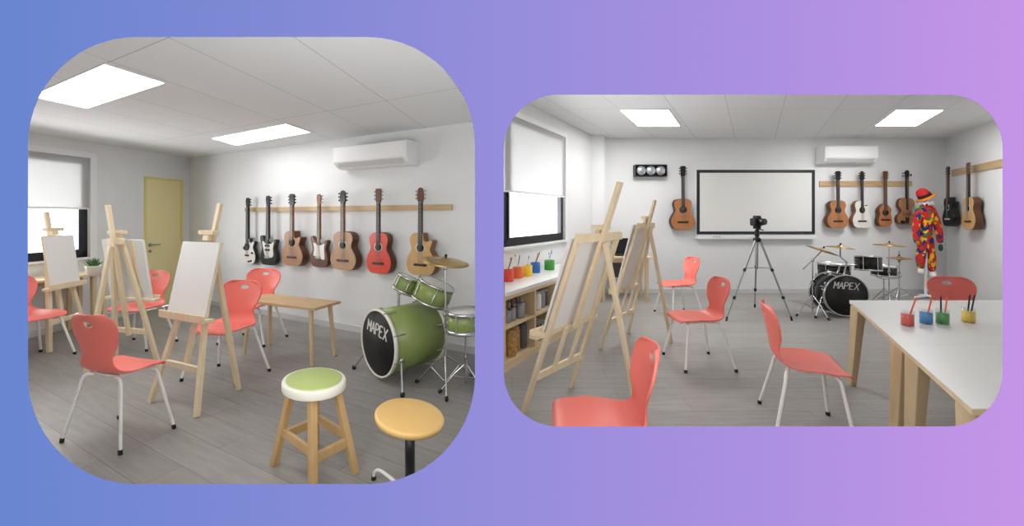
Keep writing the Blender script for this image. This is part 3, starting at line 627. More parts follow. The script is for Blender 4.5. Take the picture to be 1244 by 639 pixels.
def potted():
    p = at(104.5, 337, .73); t = thing('potted_plant', 'small spiky plant in a cream pot on the window desk', 'plant', (p.x - .02, p.y + .1, .73))
    MB().lathe([(.045, 0), (.058, .01), (.072, .11), (.074, .125), (.066, .125), (.062, .105), (.0, .105)], 24).build('pot', 'pot', t)
    l = MB(); random.seed(3)
    for k in range(46):
        a = random.uniform(0, 6.28); e = random.uniform(.15, 1.25); L = random.uniform(.09, .14); w = .008
        d = Vector((math.cos(a) * math.sin(e * .7), math.sin(a) * math.sin(e * .7), math.cos(e * .7))); s_ = d.cross(Vector((0, 0, 1))).normalized() * w; b = Vector((d.x * .03, d.y * .03, .10)); th = Vector((d.x, d.y, -.3)) * .006
        l.add([b - s_, b + s_, b + d * L * .6 + s_ * .8, b + d * L, b + d * L * .6 - s_ * .8, b + d * L * .3 - th], [(0, 1, 5), (1, 2, 5), (2, 3, 5), (3, 4, 5), (4, 0, 5), (0, 4, 3, 2, 1)])
    l.build('leaves', 'plant', t)
potted()
def stool_a():
    t = thing('wooden_stool', 'round stool with light green seat, cream rim and four wooden legs', 'stool', (-1.135, 2.20, 0), -35.7, None, (1.20, .85, 1)); H = .515
    r = MB().lathe([(.168, H - .052), (.174, H - .049), (.176, H - .044), (.176, H - .010), (.173, H - .003), (.166, H), (.155, H)], 48).build('seat_rim', 'cream', t)
    MB().lathe([(.153, H - .01), (.153, H + .003), (.145, H + .006)], 48).build('seat_pad', 'pod', t)
    ft = [(sx * .185, sy * .14) for sx, sy in ((-1, -1), (1, -1), (1, 1), (-1, 1))]; tp = [(sx * .095, sy * .08) for sx, sy in ((-1, -1), (1, -1), (1, 1), (-1, 1))]
    for f, q in zip(ft, tp): wood_leg(t, (*f, 0), (*q, H - .05), .038, .040, 'stoolwood')
    for i in range(4):
        h = .17 if i % 2 else .20; k = h / (H - .05); g = lambda f, q: Vector((f[0] + (q[0] - f[0]) * k, f[1] + (q[1] - f[1]) * k, h))
        MB().bar(g(ft[i], tp[i]), g(ft[(i + 1) % 4], tp[(i + 1) % 4]), .05, .022, Vector((ft[i][0] + ft[(i + 1) % 4][0], ft[i][1] + ft[(i + 1) % 4][1], 0)).normalized()).build('stretcher', 'stoolwood', t, bevel=.002)
stool_a()
def stool_b():
    t = thing('swivel_stool', 'round ochre-seated stool on a black post, nearest the wall opening', 'stool', (-.500, 1.88, 0), -36, None, (1.08, .93, 1)); H = .475
    mx = Matrix.Translation((0, 0, H)) @ Matrix.Rotation(R(7), 4, 'Y') @ Matrix.Rotation(R(-5), 4, 'X')
    MB().lathe([(.150, -.030), (.164, -.028), (.168, -.008), (.163, 0), (.155, .002)], 48, mx).build('seat', 'yseat', t)
    MB().lathe([(.028, H - .06), (.028, H - .03)], 20).build('collar', 'cream', t)
    MB().lathe([(.024, .08), (.024, H - .05)], 20).build('post', 'black', t)
    MB().lathe([(.035, .06), (.035, .10)], 20).build('hub', 'white_metal', t)
    for k in range(4):
        a = R(174 + 90 * k); c, s_ = math.cos(a), math.sin(a)
        l = MB().tube(spline([Vector((c * .03, s_ * .03, .085)), Vector((c * .18, s_ * .18, .085)), Vector((c * .27, s_ * .27, .075)), Vector((c * .31, s_ * .31, .045)), Vector((c * .32, s_ * .32, .01))], 4, False), .009).build('leg', 'white_metal', t)
        MB().tube([(c * .318, s_ * .318, .022), (c * .321, s_ * .321, 0)], .013).build('foot_cap', 'rubber', l)
stool_b()

# ---------------------------------------------------------------- drums
LET = dict(M=[[(0, 0), (0, 1), (.5, .35), (1, 1), (1, 0)]], A=[[(0, 0), (.5, 1), (1, 0)], [(.2, .36), (.8, .36)]], P=[[(0, 0), (0, 1), (.6, 1), (.9, .85), (.9, .62), (.6, .48), (0, .48)]], E=[[(.85, 0), (0, 0), (0, 1), (.85, 1)], [(0, .52), (.7, .52)]], X=[[(0, 0), (1, 1)], [(0, 1), (1, 0)]])
def lettering(parent, mx, hgt, wid, m='ivory', th=.16):
    """raised MAPEX lettering with small serifs in the local x,y plane"""
    b = MB(); n = 5; cw = wid / n
    for i, ch in enumerate('MAPEX'):
        for ln in LET[ch]:
            for p, q in zip(ln, ln[1:]):
                P_, Q_ = [Vector((-wid / 2 + i * cw + x * cw * .78 + y * hgt * .12, y * hgt, .001)) for x, y in (p, q)]
                vert = abs(p[0] - q[0]) < .1; b.bar(mx @ P_, mx @ Q_, hgt * (th if vert else th * .8), .002, (mx.to_3x3() @ Vector((0, 0, 1))))
            for p in (ln[0], ln[-1]):
                if p[1] in (0, 1) and ch != 'E':
                    c_ = Vector((-wid / 2 + i * cw + p[0] * cw * .78 + p[1] * hgt * .12, p[1] * hgt, .001)); b.bar(mx @ (c_ - Vector((cw * .13, 0, 0))), mx @ (c_ + Vector((cw * .13, 0, 0))), hgt * .08, .002, (mx.to_3x3() @ Vector((0, 0, 1))))
    return b.build('lettering', m, parent)
def frame_mx(c, ax):
    """matrix whose z runs along ax, y as upright as it can be"""
    z = Vector(ax).normalized(); x = Vector((0, 0, 1)).cross(z); x = x.normalized() if x.length > 1e-4 else Vector((1, 0, 0)); y = z.cross(x)
    m = Matrix((x, y, z)).transposed().to_4x4(); m.translation = Vector(c); return m
def drum_shell(t, mx, r, dp, shell, hoop, headm, lugs=8, label='', front='skin'):
    MB().lathe([(r, 0), (r, dp)], 48, mx).build('shell', shell, t)
    for z, nm in ((0, 'head'), (dp, 'head')):
        s_ = 1 if z else -1
        MB().lathe([(r * .985, z + s_ * .001), (r * .985, z + s_ * .006)] if z else [(r * .985, -.006), (r * .985, -.001)], 48, mx).build('drum_head', headm if not z else front, t)
        MB().lathe([(r - .006, z - s_ * .018), (r + .010, z - s_ * .018), (r + .012, z), (r + .010, z + s_ * .012), (r - .006, z + s_ * .012)], 48, mx, ring=True).build('hoop', hoop, t)
    for k in range(lugs):
        a = 2 * math.pi * (k + .5) / lugs; c, s_ = math.cos(a) * (r + .008), math.sin(a) * (r + .008)
        for z0, z1 in ((-.012, min(.1, dp * .42)), (max(dp - .1, dp * .58), dp + .012)): MB().tube([mx @ Vector((c, s_, z0)), mx @ Vector((c, s_, z1))], .006, 8).build('lug', 'chrome', t)
def cymbal(t, c, r, tilt_mx, name='cymbal'):
    mx = Matrix.Translation(c) @ tilt_mx
    o = MB().lathe([(r, -.018), (r * .7, -.006), (r * .25, .002), (r * .16, .016), (r * .06, .022), (.004, .022), (.004, .019), (r * .06, .019), (r * .15, .013), (r * .24, -.001), (r * .7, -.009), (r, -.0195)], 48, mx).build(name, 'brass', t)
    MB().lathe([(.010, .02), (.012, .04), (.008, .05)], 12, mx).build('felt_and_nut', 'blackm', o)
def tripod(t, c, h, rad, angs, m='chrome', r=.009, low=.10):
    c = Vector(c); p = MB().tube([c + Vector((0, 0, low * .5)), c + Vector((0, 0, h))], r).build('pole', m, t)
    MB().lathe([(.016, 0), (.018, .01), (.018, .035), (.015, .04)], 14, Matrix.Translation(c + Vector((0, 0, h * .55)))).build('height_collar', 'steel', t)
    top = rad * .95
    for a in angs:
        d = Vector((math.cos(R(a)), math.sin(R(a)), 0))
        l = MB().tube([c + Vector((0, 0, top)) + d * .014, c + d * rad * .45 + Vector((0, 0, top * .68)), c + d * rad + Vector((0, 0, .012))], r * .9).build('leg', m, t)
        MB().tube([c + d * .014 + Vector((0, 0, low)), c + d * rad * .5 + Vector((0, 0, top * .62))], r * .6).build('brace', m, l)
        MB().tube([c + d * (rad - .02) + Vector((0, 0, .028)), c + d * (rad + .008) + Vector((0, 0, .014))], .014).build('foot_cap', 'rubber', l)
def kit_green():
    n = Vector((-.67, -.743, 0)); c = Vector((-1.17, 3.36, .335)); ax = -n; r = .285
    t = thing('bass_drum', 'olive green bass drum lettered MAPEX with two tilted toms on top', 'drum', (c.x, c.y, 0)); t.rotation_euler = (0, 0, 0)
    o = Vector((c.x, c.y, 0)); mx = frame_mx(c - o, ax)
    drum_shell(t, mx, r, .52, 'green', 'cream', 'drumhead', 8)
    fm = frame_mx(c - o, n); lettering(t, Matrix.Translation(n * .008) @ fm @ Matrix.Translation((-.01, r * .24, 0)) @ Matrix.Rotation(R(-7), 4, 'Z'), .10, .34)
    side = Vector((-ax.y, ax.x, 0))      # left of the axis
    for s_ in (1, -1):
        b = c - o + ax * .06 + side * (s_ * r * .94) + Vector((0, 0, -.10)); f = (c - o + ax * -.02 + side * (s_ * (r + .13))); f.z = .014
        l = MB().tube([b, f], .010).build('leg', 'chrome', t); MB().lathe([(.02, -.02), (.02, .02)], 14, frame_mx(b, side)).build('clamp', 'chrome', l); MB().lathe([(.0, -.02), (.016, -.016), (.02, 0), (.016, .014), (0, .018)], 14, Matrix.Translation((f.x, f.y, .018))).build('foot_cap', 'rubber', l)
    # two toms on a post
    base = c - o + ax * .20 + Vector((0, 0, r)); post = MB(); post.tube([base, base + Vector((0, 0, .14))], .012); post.build('tom_post', 'chrome', t)
    for px, py, z, rr, dp, axx in ((493, 345, 3.50, .098, .125, (.42, .10, .9)), (526.5, 355, 3.42, .165, .165, (.40, .02, .92))):
        cc = Vector(((px - PX) / F * z, z, EYE - (py - HY) * z / F)) - o; a = Vector(axx).normalized(); m_ = frame_mx(cc - a * dp / 2, a)
        tm = MB().lathe([(rr, 0), (rr, dp)], 40, m_).build('tom', 'green', t)
        for zz, s_ in ((0, -1), (dp, 1)):
            MB().lathe([(rr - .006, zz - s_ * .012), (rr + .008, zz - s_ * .012), (rr + .010, zz), (rr + .008, zz + s_ * .008), (rr - .006, zz + s_ * .008)], 40, m_, ring=True).build('hoop', 'chrome', tm)
            MB().lathe([(rr * .98, zz - .002), (rr * .98, zz + .003)], 40, m_).build('drum_head', 'skin', tm)
        for k in range(6):
            lg = MB(); an = k * math.pi / 3 + .2; p_ = Vector((math.cos(an) * (rr + .008), math.sin(an) * (rr + .008), 0)); lg.tube([m_ @ (p_ + Vector((0, 0, dp * .3))), m_ @ (p_ + Vector((0, 0, dp * .7)))], .008, 8); lg.tube([m_ @ p_, m_ @ (p_ + Vector((0, 0, dp)))], .003, 6); lg.build('lug', 'chrome', tm)
        MB().tube([base + Vector((0, 0, .12)), (base + Vector((0, 0, .14)) + cc) / 2 - a * .05, cc - a * dp * .3], .010).build('tom_arm', 'chrome', tm)
kit_green()
def snare_green():
    p = Vector((-.385, 3.20, 0)); t = thing('snare_drum', 'green snare drum on a chrome stand, cut by the opening edge', 'drum', p); r, z0, dp = .15, .50, .15
    drum_shell(t, Matrix.Translation((0, 0, z0)), r, dp, 'green', 'chrome', 'skin', 8)
    MB().lathe([(.02, z0 - .05), (.03, z0 - .02)], 12).build('basket_hub', 'chrome', t)
    b = MB(); [b.tube([(0, 0, z0 - .04), (math.cos(R(a)) * .16, math.sin(R(a)) * .16, z0 - .025), (math.cos(R(a)) * .18, math.sin(R(a)) * .18, z0 + .02)], .007) for a in (80, 200, 320)]; b.build('basket_arms', 'chrome', t)
    tripod(t, (0, 0, 0), z0 - .04, .22, (200, 320, 80))
snare_green()
def cym_a():
    p = Vector((-.565, 3.25, 0)); t = thing('cymbal_stand', 'bronze cymbal on a chrome tripod stand in front of the green drums', 'cymbal', p)
    tripod(t, (0, 0, 0), 1.08, .27, (165, 282, 35), low=.05); cymbal(t, (0, 0, 1.075), .205, Matrix.Rotation(R(9), 4, 'Y') @ Matrix.Rotation(R(4), 4, 'X'))
    MB().lathe([(.014, 0), (.022, .01), (.022, .03), (.014, .045)], 14, Matrix.Translation((0, 0, .99))).build('tilter', 'chrome', t)
cym_a()
def kit_black():
    c = Vector((4.72, 5.42, .32)); n = Vector((-.12, -.993, 0)); r = .285; o = Vector((c.x, c.y, 0)); ax = -n
    t = thing('bass_drum', 'black bass drum lettered MAPEX on its front with a tom above', 'drum', o); mx = frame_mx(c - o, ax)
    drum_shell(t, mx, r, .32, 'bdrum', 'chrome', 'drumhead', 8)
    lettering(t, Matrix.Translation(n * .008) @ frame_mx(c - o, n) @ Matrix.Translation((0, r * .34, 0)) @ Matrix.Rotation(R(-4), 4, 'Z'), .09, .33, th=.13)
    side = Vector((-ax.y, ax.x, 0))
    for s_ in (1, -1):
        b = c - o + ax * .06 + side * (s_ * r * .97) + Vector((0, 0, -.04)); f = c - o + side * (s_ * (r + .14)) - ax * .05; f.z = .014
        l = MB().tube([b, f], .009).build('leg', 'chrome', t); MB().lathe([(.0, -.018), (.016, -.014), (.018, 0), (.014, .014), (0, .016)], 14, Matrix.Translation((f.x, f.y, .018))).build('foot_cap', 'rubber', l)
    base = c - o + ax * .18 + Vector((0, 0, r)); cc = Vector((.48, .18, .655)); rr, dp = .147, .20
    m_ = Matrix.Translation(cc) @ Matrix.Rotation(R(-4), 4, 'X') @ Matrix.Rotation(R(2), 4, 'Y'); tm = MB().lathe([(rr, 0), (rr, dp)], 40, m_).build('tom', 'bdrum', t)
    for zz, s_ in ((0, -1), (dp, 1)):
        MB().lathe([(rr - .006, zz - s_ * .014), (rr + .008, zz - s_ * .014), (rr + .010, zz), (rr + .008, zz + s_ * .008), (rr - .006, zz + s_ * .008)], 40, m_, ring=True).build('hoop', 'chrome', tm)
        MB().lathe([(rr * .98, zz - .002), (rr * .98, zz + .003)], 40, m_).build('drum_head', 'skin', tm)
    [MB().tube([m_ @ Vector((math.cos(a) * (rr + .008), math.sin(a) * (rr + .008), 0)), m_ @ Vector((math.cos(a) * (rr + .008), math.sin(a) * (rr + .008), dp))], .005, 6).build('lug', 'chrome', tm) for a in [k * math.pi / 3 + .5 for k in range(6)]]
    MB().tube([base, base + Vector((.05, 0, .12)), cc + Vector((-.10, 0, .08))], .010).build('tom_arm', 'chrome', tm)
    # cymbal boom rising from the drum
    bm_ = MB(); bm_.tube([base + Vector((.06, -.05, -.01)), base + Vector((.10, -.05, .17)), base + Vector((.0, -.06, .25)), base + Vector((.0, -.06, .39))], .010); a_ = bm_.build('boom_arm', 'chrome', t)
    cymbal(t, base + Vector((.0, -.06, .40)), .17, Matrix.Rotation(R(4), 4, 'Y') @ Matrix.Rotation(R(3), 4, 'X'))
kit_black()
def floor_tom():
    p = Vector((5.16, 6.15, 0)); t = thing('floor_tom', 'black floor tom standing left behind the black bass drum', 'drum', p); r, z0, dp = .205, .29, .39
    drum_shell(t, Matrix.Translation((0, 0, z0)), r, dp, 'bdrum', 'chrome', 'skin', 8)
    for a in (30, 150, 270):
        c, s_ = math.cos(R(a)) * (r + .025), math.sin(R(a)) * (r + .025); l = MB().tube([(c, s_, z0 + .22), (c, s_, .03), (c * 1.08, s_ * 1.08, .01)], .008).build('leg', 'chrome', t); MB().tube([(c * 1.06, s_ * 1.06, .03), (c * 1.08, s_ * 1.08, 0)], .014).build('foot_cap', 'rubber', l)
floor_tom()
def snare_black():
    p = Vector((6.01, 6.20, 0)); t = thing('snare_drum', 'black snare drum on a chrome stand right of the black tom', 'drum', p); r, z0, dp = .155, .485, .15
    drum_shell(t, Matrix.Translation((0, 0, z0)), r, dp, 'bdrum', 'chrome', 'skin', 8)
    b = MB(); [b.tube([(0, 0, z0 - .06), (math.cos(R(a)) * .18, math.sin(R(a)) * .18, z0 - .025), (math.cos(R(a)) * .205, math.sin(R(a)) * .205, z0 + .02)], .007) for a in (80, 200, 320)]; b.build('basket_arms', 'chrome', t)
    tripod(t, (0, 0, 0), z0 - .05, .26, (200, 320, 80))
snare_black()
def cyms():
    G = 'cymbals of the black drum kit'
    # crash on a boom stand, left
    p = Vector((4.38, 5.59, 0)); t = thing('boom_cymbal_stand', 'steeply tilted cymbal on a boom stand left of the black drums', 'cymbal', p, 0, G)
    tripod(t, (0, 0, 0), .80, .30, (195, 268, 25))
    bm_ = MB(); bm_.tube([(-.14, 0, .67), (0, 0, .80), (.145, .0, .945)], .008); bm_.build('boom_arm', 'chrome', t); MB().lathe([(.0, -.02), (.022, -.015), (.022, .015), (0, .02)], 12, Matrix.Translation((0, 0, .80))).build('clamp', 'chrome', t)
    cymbal(t, (.15, 0, .955), .205, Matrix.Rotation(R(20), 4, 'Y') @ Matrix.Rotation(R(6), 4, 'X'))
    p = Vector((5.80, 5.90, 0)); t = thing('cymbal_stand', 'taller flat cymbal on a straight stand right of the black tom', 'cymbal', p, 0, G)
    tripod(t, (0, 0, 0), 1.04, .26, (230, 350, 110)); cymbal(t, (0, 0, 1.01), .195, Matrix.Rotation(R(1), 4, 'Y') @ Matrix.Rotation(R(2), 4, 'X'))
    p = Vector((6.46, 6.40, 0)); t = thing('hi_hat_stand', 'lower pair of cymbals on a stand, rightmost of the black drum kit', 'cymbal', p, 0, G)
    tripod(t, (0, 0, 0), .86, .26, (215, 335, 95)); cymbal(t, (0, 0, .755), .165, Matrix.Rotation(R(0), 4, 'Y')); cymbal(t, (0, 0, .72), .165, Matrix.Rotation(R(180), 4, 'Y'))
cyms()

# ---------------------------------------------------------------- camera on a tripod
def tripod_cam():
    p = Vector((3.545, 5.55, 0)); t = thing('tripod', 'silver photo tripod in front of the whiteboard', 'tripod', p)
    MB().tube([(0, 0, .68), (0, 0, 1.17)], .016).build('centre_column', 'steel', t); MB().lathe([(.03, 1.07), (.05, 1.08), (.05, 1.12), (.025, 1.14)], 16).build('shoulder', 'blackm', t)
    h = MB(); h.lathe([(.022, 1.14), (.03, 1.16), (.03, 1.23), (.02, 1.25)], 14); h.lathe([(.05, 1.262), (.05, 1.305)], 14); h.tube([(0, 0, 1.24), (0, 0, 1.27)], .014); h.tube([(0, 0, 1.26), (.07, -.04, 1.24)], .008); h.build('pan_head', 'blackm', t)
    feet = [(-.60, -.275), (.316, -.26), (.29, .51)]
    for fx, fy in feet:
        d = Vector((fx, fy, 0)); u = d.normalized(); L = lambda k: Vector((u.x * .04, u.y * .04, 1.09)) + (Vector((fx, fy, .02)) - Vector((u.x * .04, u.y * .04, 1.09))) * k
        l = MB(); l.tube([L(0), L(.38)], .014); l.tube([L(.38), L(.74)], .011); l.tube([L(.74), L(1)], .008); l = l.build('leg', 'steel', t)
        [MB().tube([L(a - .015), L(a + .02)], .019).build('leg_clamp', 'rubber', l) for a in (.38, .73)]; MB().tube([L(.965), L(1) - Vector((0, 0, .018))], .013).build('foot_cap', 'rubber', l)
        MB().tube([(0, 0, .70), L(.36)], .006).build('brace', 'steel', l)
    c = thing('camera', 'black camera with its lens towards the viewer, mounted on the tripod', 'camera', (p.x, p.y, 1.305), 20)
    b = MB(); b.prism([(-.085, 0), (.085, 0), (.09, .02), (.09, .09), (.075, .105), (.045, .11), (.035, .145), (-.035, .145), (-.045, .11), (-.085, .105), (-.09, .09), (-.09, .02)], -.035, .035); b.build('camera_body', 'blackm', c, bevel=.006)
    l = MB().lathe([(.042, .03), (.045, .05), (.045, .12), (.04, .125), (.034, .12)], 24, Matrix.Translation((0, 0, .058)) @ Matrix.Rotation(R(90), 4, 'X')).build('lens', 'black', c)
    MB().lathe([(.03, .118), (.02, .122)], 20, Matrix.Translation((0, 0, .058)) @ Matrix.Rotation(R(90), 4, 'X')).build('front_glass', 'grey2', l)
    g = MB(); g.prism([(-.02, .125), (.0, .125), (.0, .04), (-.02, .03)], -.05, .03, Matrix.Translation((-.085, 0, -.02))); g.build('grip', 'blackm', c, bevel=.004)
tripod_cam()

# ---------------------------------------------------------------- costume on its stand, hat
def costume():
    p = Vector((7.27, 6.74, 0)); st = thing('costume_stand', 'white mannequin stand with a flat cross foot carrying the harlequin costume', 'stand', p)
    MB().tube([(0, 0, .04), (0, 0, 1.70)], .022).build('pole', 'whitep', st)
    b = MB(); [b.tube([(0, 0, .045), (math.cos(R(a)) * .24, math.sin(R(a)) * .24, .02), (math.cos(R(a)) * .27, math.sin(R(a)) * .27, .014)], [.03, .018, .014]) for a in (190, 305, 65)]; b.build('foot', 'whitep', st)
    MB().lathe([(.0, 1.66), (.05, 1.67), (.08, 1.73), (.085, 1.79), (.065, 1.84), (0, 1.86)], 24, Matrix.Diagonal((.9, 1, 1, 1))).build('mannequin_head', 'whitep', st)
    c = thing('harlequin_costume', 'red, yellow, blue and green patchwork clown suit hanging on the white stand', 'costume', p, 0, None, (.80, .8, 1))
    def skin(name, verts, edges, rad, m, sub=2):
        me = bpy.data.meshes.new(name); me.from_pydata(verts, edges, []); o = bpy.data.objects.new(name, me); C.objects.link(o); o.parent = c; me.materials.append(M[m])
        o.modifiers.new('Skin', 'SKIN'); me.skin_vertices or None
        if not me.skin_vertices: me.attributes
        for sv, r in zip(me.skin_vertices[0].data, rad): sv.radius = r if isinstance(r, tuple) else (r, r)
        me.skin_vertices[0].data[0].use_root = True
        q = o.modifiers.new('Subdivision', 'SUBSURF'); q.levels = sub; q.render_levels = sub
        for k in o.modifiers: 
            if k.type == 'SKIN': k.use_smooth_shade = True
        return o
    v = [(0, 0, .98), (0, 0, 1.12), (0, -.01, 1.36), (0, 0, 1.56), (0, 0, 1.66),
         (-.13, 0, 1.54), (-.21, -.01, 1.36), (-.245, -.03, 1.16), (-.25, -.05, .96),
         (.13, 0, 1.54), (.22, -.01, 1.36), (.26, -.03, 1.16), (.265, -.05, .96),
         (-.09, 0, .86), (-.12, 0, .68), (-.12, -.01, .50), (.09, 0, .86), (.12, 0, .68), (.13, -.01, .46)]
    e = [(0, 1), (1, 2), (2, 3), (3, 4), (3, 5), (5, 6), (6, 7), (7, 8), (3, 9), (9, 10), (10, 11), (11, 12), (0, 13), (13, 14), (14, 15), (0, 16), (16, 17), (17, 18)]
    rr = [(.13, .10), (.12, .09), (.13, .09), (.12, .08), .05, .075, .07, .065, .05, .075, .07, .065, .05, (.085, .08), .085, .055, (.085, .08), .085, .055]
    skin('suit', v, e, rr, 'costume')
    r = MB(); N = 48; pts = []
    for ring, (ra, z) in enumerate(((.05, 1.70), (.12, 1.685), (.125, 1.655), (.05, 1.64))):
        for k in range(N): pts.append((math.cos(2 * math.pi * k / N) * ra * (1 + .08 * math.cos(k * 2.6)), math.sin(2 * math.pi * k / N) * ra * (1 + .08 * math.cos(k * 2.6)), z + .018 * math.sin(k * math.pi / 3)))
    r.add(pts, [(i * N + k, i * N + (k + 1) % N, (i + 1) * N + (k + 1) % N, (i + 1) * N + k) for i in range(3) for k in range(N)], True); q = r.build('ruff_collar', 'canvas', c, thick=.006); q['label'] = 'white ruff collar'
    g = skin('glove', [(.265, -.05, .95), (.268, -.06, .90), (.268, -.065, .84)], [(0, 1), (1, 2)], [.03, .04, .025], mat('dark_green_cloth', (30, 70, 56), .8), 1) if False else MB().lathe([(.0, 0), (.03, .012), (.042, .05), (.034, .10), (.028, .12)], 16, Matrix.Translation((.265, -.055, .83)) @ Matrix.Diagonal((.8, 1, 1, 1))).build('glove', mat('dark_green_cloth', (30, 70, 56), .8), c); g['label'] = 'dark green glove'
    for x, z in ((-.125, .42), (.135, .36)): s_ = MB().lathe([(.0, 0), (.04, .012), (.05, .04), (.045, .10)], 18, Matrix.Translation((x, -.02, z)) @ Matrix.Diagonal((1, 1.2, 1, 1))).build('sock', 'whitep', c)
    h = thing('clown_hat', 'red hat with black band and yellow brim above the patchwork costume', 'hat', (p.x - .01, p.y - .01, 1.77)); h.rotation_euler = (R(-6), R(-32), 0); h.scale = (.74, .74, .85)
    MB().lathe([(.185, -.01), (.16, .012), (.115, .03), (.11, .05), (.112, .07)], 32).build('brim', mat('yellow_felt', (232, 150, 40), .8), h)
    MB().lathe([(.124, .02), (.123, .085)], 32).build('hat_band', 'blackm', h)
    MB().lathe([(.165, .004), (.117, .034), (.117, .076), (.112, .12), (.09, .17), (.05, .20), (0, .21)], 32).build('crown', mat('red_felt', (210, 36, 34), .8), h)
costume()

# ---------------------------------------------------------------- right room furniture
def desk_b():
    t = thing('laptop_desk', 'small pale wooden desk against the back wall carrying the laptop', 'desk', (1.72, 6.62, 0)); X0, X1, Y0, Y1, Z = -.26, .62, -.22, .27, .76
    MB().box(X0, X1, Y0, Y1, Z - .03, Z).build('desk_top', 'birchx', t, bevel=.004)
    MB().box(X0 + .06, X1 - .06, Y0 + .05, Y0 + .07, Z - .10, Z - .03).build('apron', 'birchx', t)
    for x in (X0 + .08, X1 - .07):
        for y in (Y0 + .06, Y1 - .10): wood_leg(t, (x, y, 0), (x, y, Z - .03), .045, .055)
    MB().box(X0 + .10, X1 - .25, Y1 - .06, Y1 - .04, .35, Z - .03).build('back_panel', 'grey2', t)
desk_b_root = desk_b()
def laptop():
    p = Vector((1.95, 6.66, .76)); t = thing('laptop', 'open black laptop on the desk behind the easels', 'laptop', p, 8, None, (1.1, 1, 1.2))
    MB().box(-.15, .15, -.10, .10, 0, .016).build('keyboard_base', 'blackm', t, bevel=.004)
    mx = Matrix.Translation((0, .095, .014)) @ Matrix.Rotation(R(-14), 4, 'X'); s_ = MB().box(-.15, .15, 0, .01, 0, .235, mx).build('screen_lid', 'blackm', t, bevel=.003)
    MB().box(-.138, .138, -.0015, 0, .014, .222, mx).build('display', 'black', s_)
laptop()
# cabinet: local x along the window wall, y towards the room is negative
CABF = Vector((-2.297, 0)); 
def cabinet():
    ang = math.degrees(math.atan2(1, .63)); d = Vector((.533, .846)); n = Vector((.846, -.533))
    org = Vector((-2.297 + .63 * 3.50, 3.50)); t = thing('shelf_unit', 'open birch shelf unit with pale top along the wall under the window', 'shelf unit', (org.x, org.y, 0), ang)
    toL = lambda P_: ((P_ - org).dot(d), -(P_ - org).dot(n))
    # mitred left end against the dividing wall
    def end_pt(depth): # point on the divider line x = -.045 z at given depth behind the front
        b = org - n * depth; # b + s d : x = -.045 z
        s_ = (-.021 * b.y - b.x) / (d.x + .021 * d.y); return (s_, depth)
    e0, e1 = end_pt(0), end_pt(.50); X1 = 2.52; Dp = .50
    MB().slab([(e0[0], -.012), (X1, -.012), (X1, Dp), (e1[0], Dp)], .70, .738).build('worktop', 'tabletop', t, bevel=.003)
    MB().slab([(e0[0], 0), (X1, 0), (X1, Dp), (e1[0], Dp)], .665, .699).build('top_board', 'birchx', t)
    MB().slab([(e0[0], 0), (X1, 0), (X1, Dp), (e1[0], Dp)], 0, .075).build('bottom_board', 'birchx', t)
    MB().slab([(e0[0], .005), (X1, .005), (X1, Dp), (e1[0], Dp)], .385, .41).build('middle_shelf', 'birchx', t)
    MB().box(e1[0], X1, Dp, Dp + .012, .0, .70).build('back_panel', 'birchx', t)
    for x in (e0[0], .62, 1.13, 1.70, 2.12, X1 - .03):
        if x < .3: MB().slab([(e0[0], .002), (e0[0] + .035, .002), (e1[0] + .035, Dp), (e1[0], Dp)], .075, .665).build('upright', 'birch', t)
        else: MB().box(x, x + .03, 0, Dp, .075, .665).build('upright', 'birch', t)
    return t, org, ang
cab, CO, CANG = cabinet()
def cpt(x, y, z):
    return Matrix.Translation((CO.x, CO.y, 0)) @ Matrix.Rotation(R(CANG), 4, 'Z') @ Vector((x, y, z))
def brushes(t, r, h, seed, cols, n=3, L=.17):
    random.seed(seed)
    for k in range(n):
        a = random.uniform(0, 6.28); e = random.uniform(.15, .38); p = Vector((math.cos(a) * r * .3, math.sin(a) * r * .3, h * .3)); q = p + Vector((math.cos(a) * math.sin(e), math.sin(a) * math.sin(e), math.cos(e))) * L
        b = tag(MB().tube([p, q], [.003, .0045], 8).build('paintbrush', cols[k % len(cols)]), '', 'paintbrush'); yield b, p, q
POTS = [('red', 617.5, 342.5, 'p_red'), ('orange', 629, 338.5, 'p_orange'), ('yellow', 640.5, 336, 'p_yellow'), ('blue', 650.5, 332, 'p_blue'), ('green', 667.5, 328.5, 'p_green')]
for i, (cn, px, py, mm) in enumerate(POTS):
    p = at(px, py - 1, .738); r = .060 if cn != 'green' else .068
    t = thing('paint_pot', '%s paint pot in the row on the shelf unit under the window' % cn, 'paint pot', p, 0, 'paint pots on the shelf unit')
    MB().lathe([(r * .96, 0), (r, .006), (r, .125), (r * .93, .125), (r * .93, .02), (0, .02)], 28).build('cup', mm, t)
    MB().lathe([(r * .9, .022), (r * .9, .105)], 24).build('paint', mm, t)
    cols = [['darkwood', 'pine'], ['darkwood', 'whitep'], ['whitep', 'grey'], ['darkwood', 'p_orange'], ['pine', 'p_sky', 'whitep']][i]
    random.seed(20 + i)
    for k, cm in enumerate(cols):
        a = random.uniform(0, 6.28); e = random.uniform(.2, .42); b0_ = Vector((-math.cos(a) * .012, -math.sin(a) * .012, .09)); q = b0_ + Vector((math.cos(a) * math.sin(e), math.sin(a) * math.sin(e), math.cos(e))) * random.uniform(.12, .17)
        col = {'darkwood': 'dark', 'pine': 'wooden', 'whitep': 'white', 'grey': 'grey', 'p_orange': 'orange', 'p_sky': 'light blue'}[cm]
        bt = thing('paintbrush', '%s-handled brush standing in the %s pot on the shelf unit' % (col, cn), 'paintbrush', p, 0, 'brushes in the shelf-top paint pots')
        MB().tube([b0_, q], [.0035, .005], 8).build('handle', cm, bt)
        MB().tube([q, q + (q - b0_).normalized() * .025], [.006, .003], 8).build('bristles', 'hair', bt)
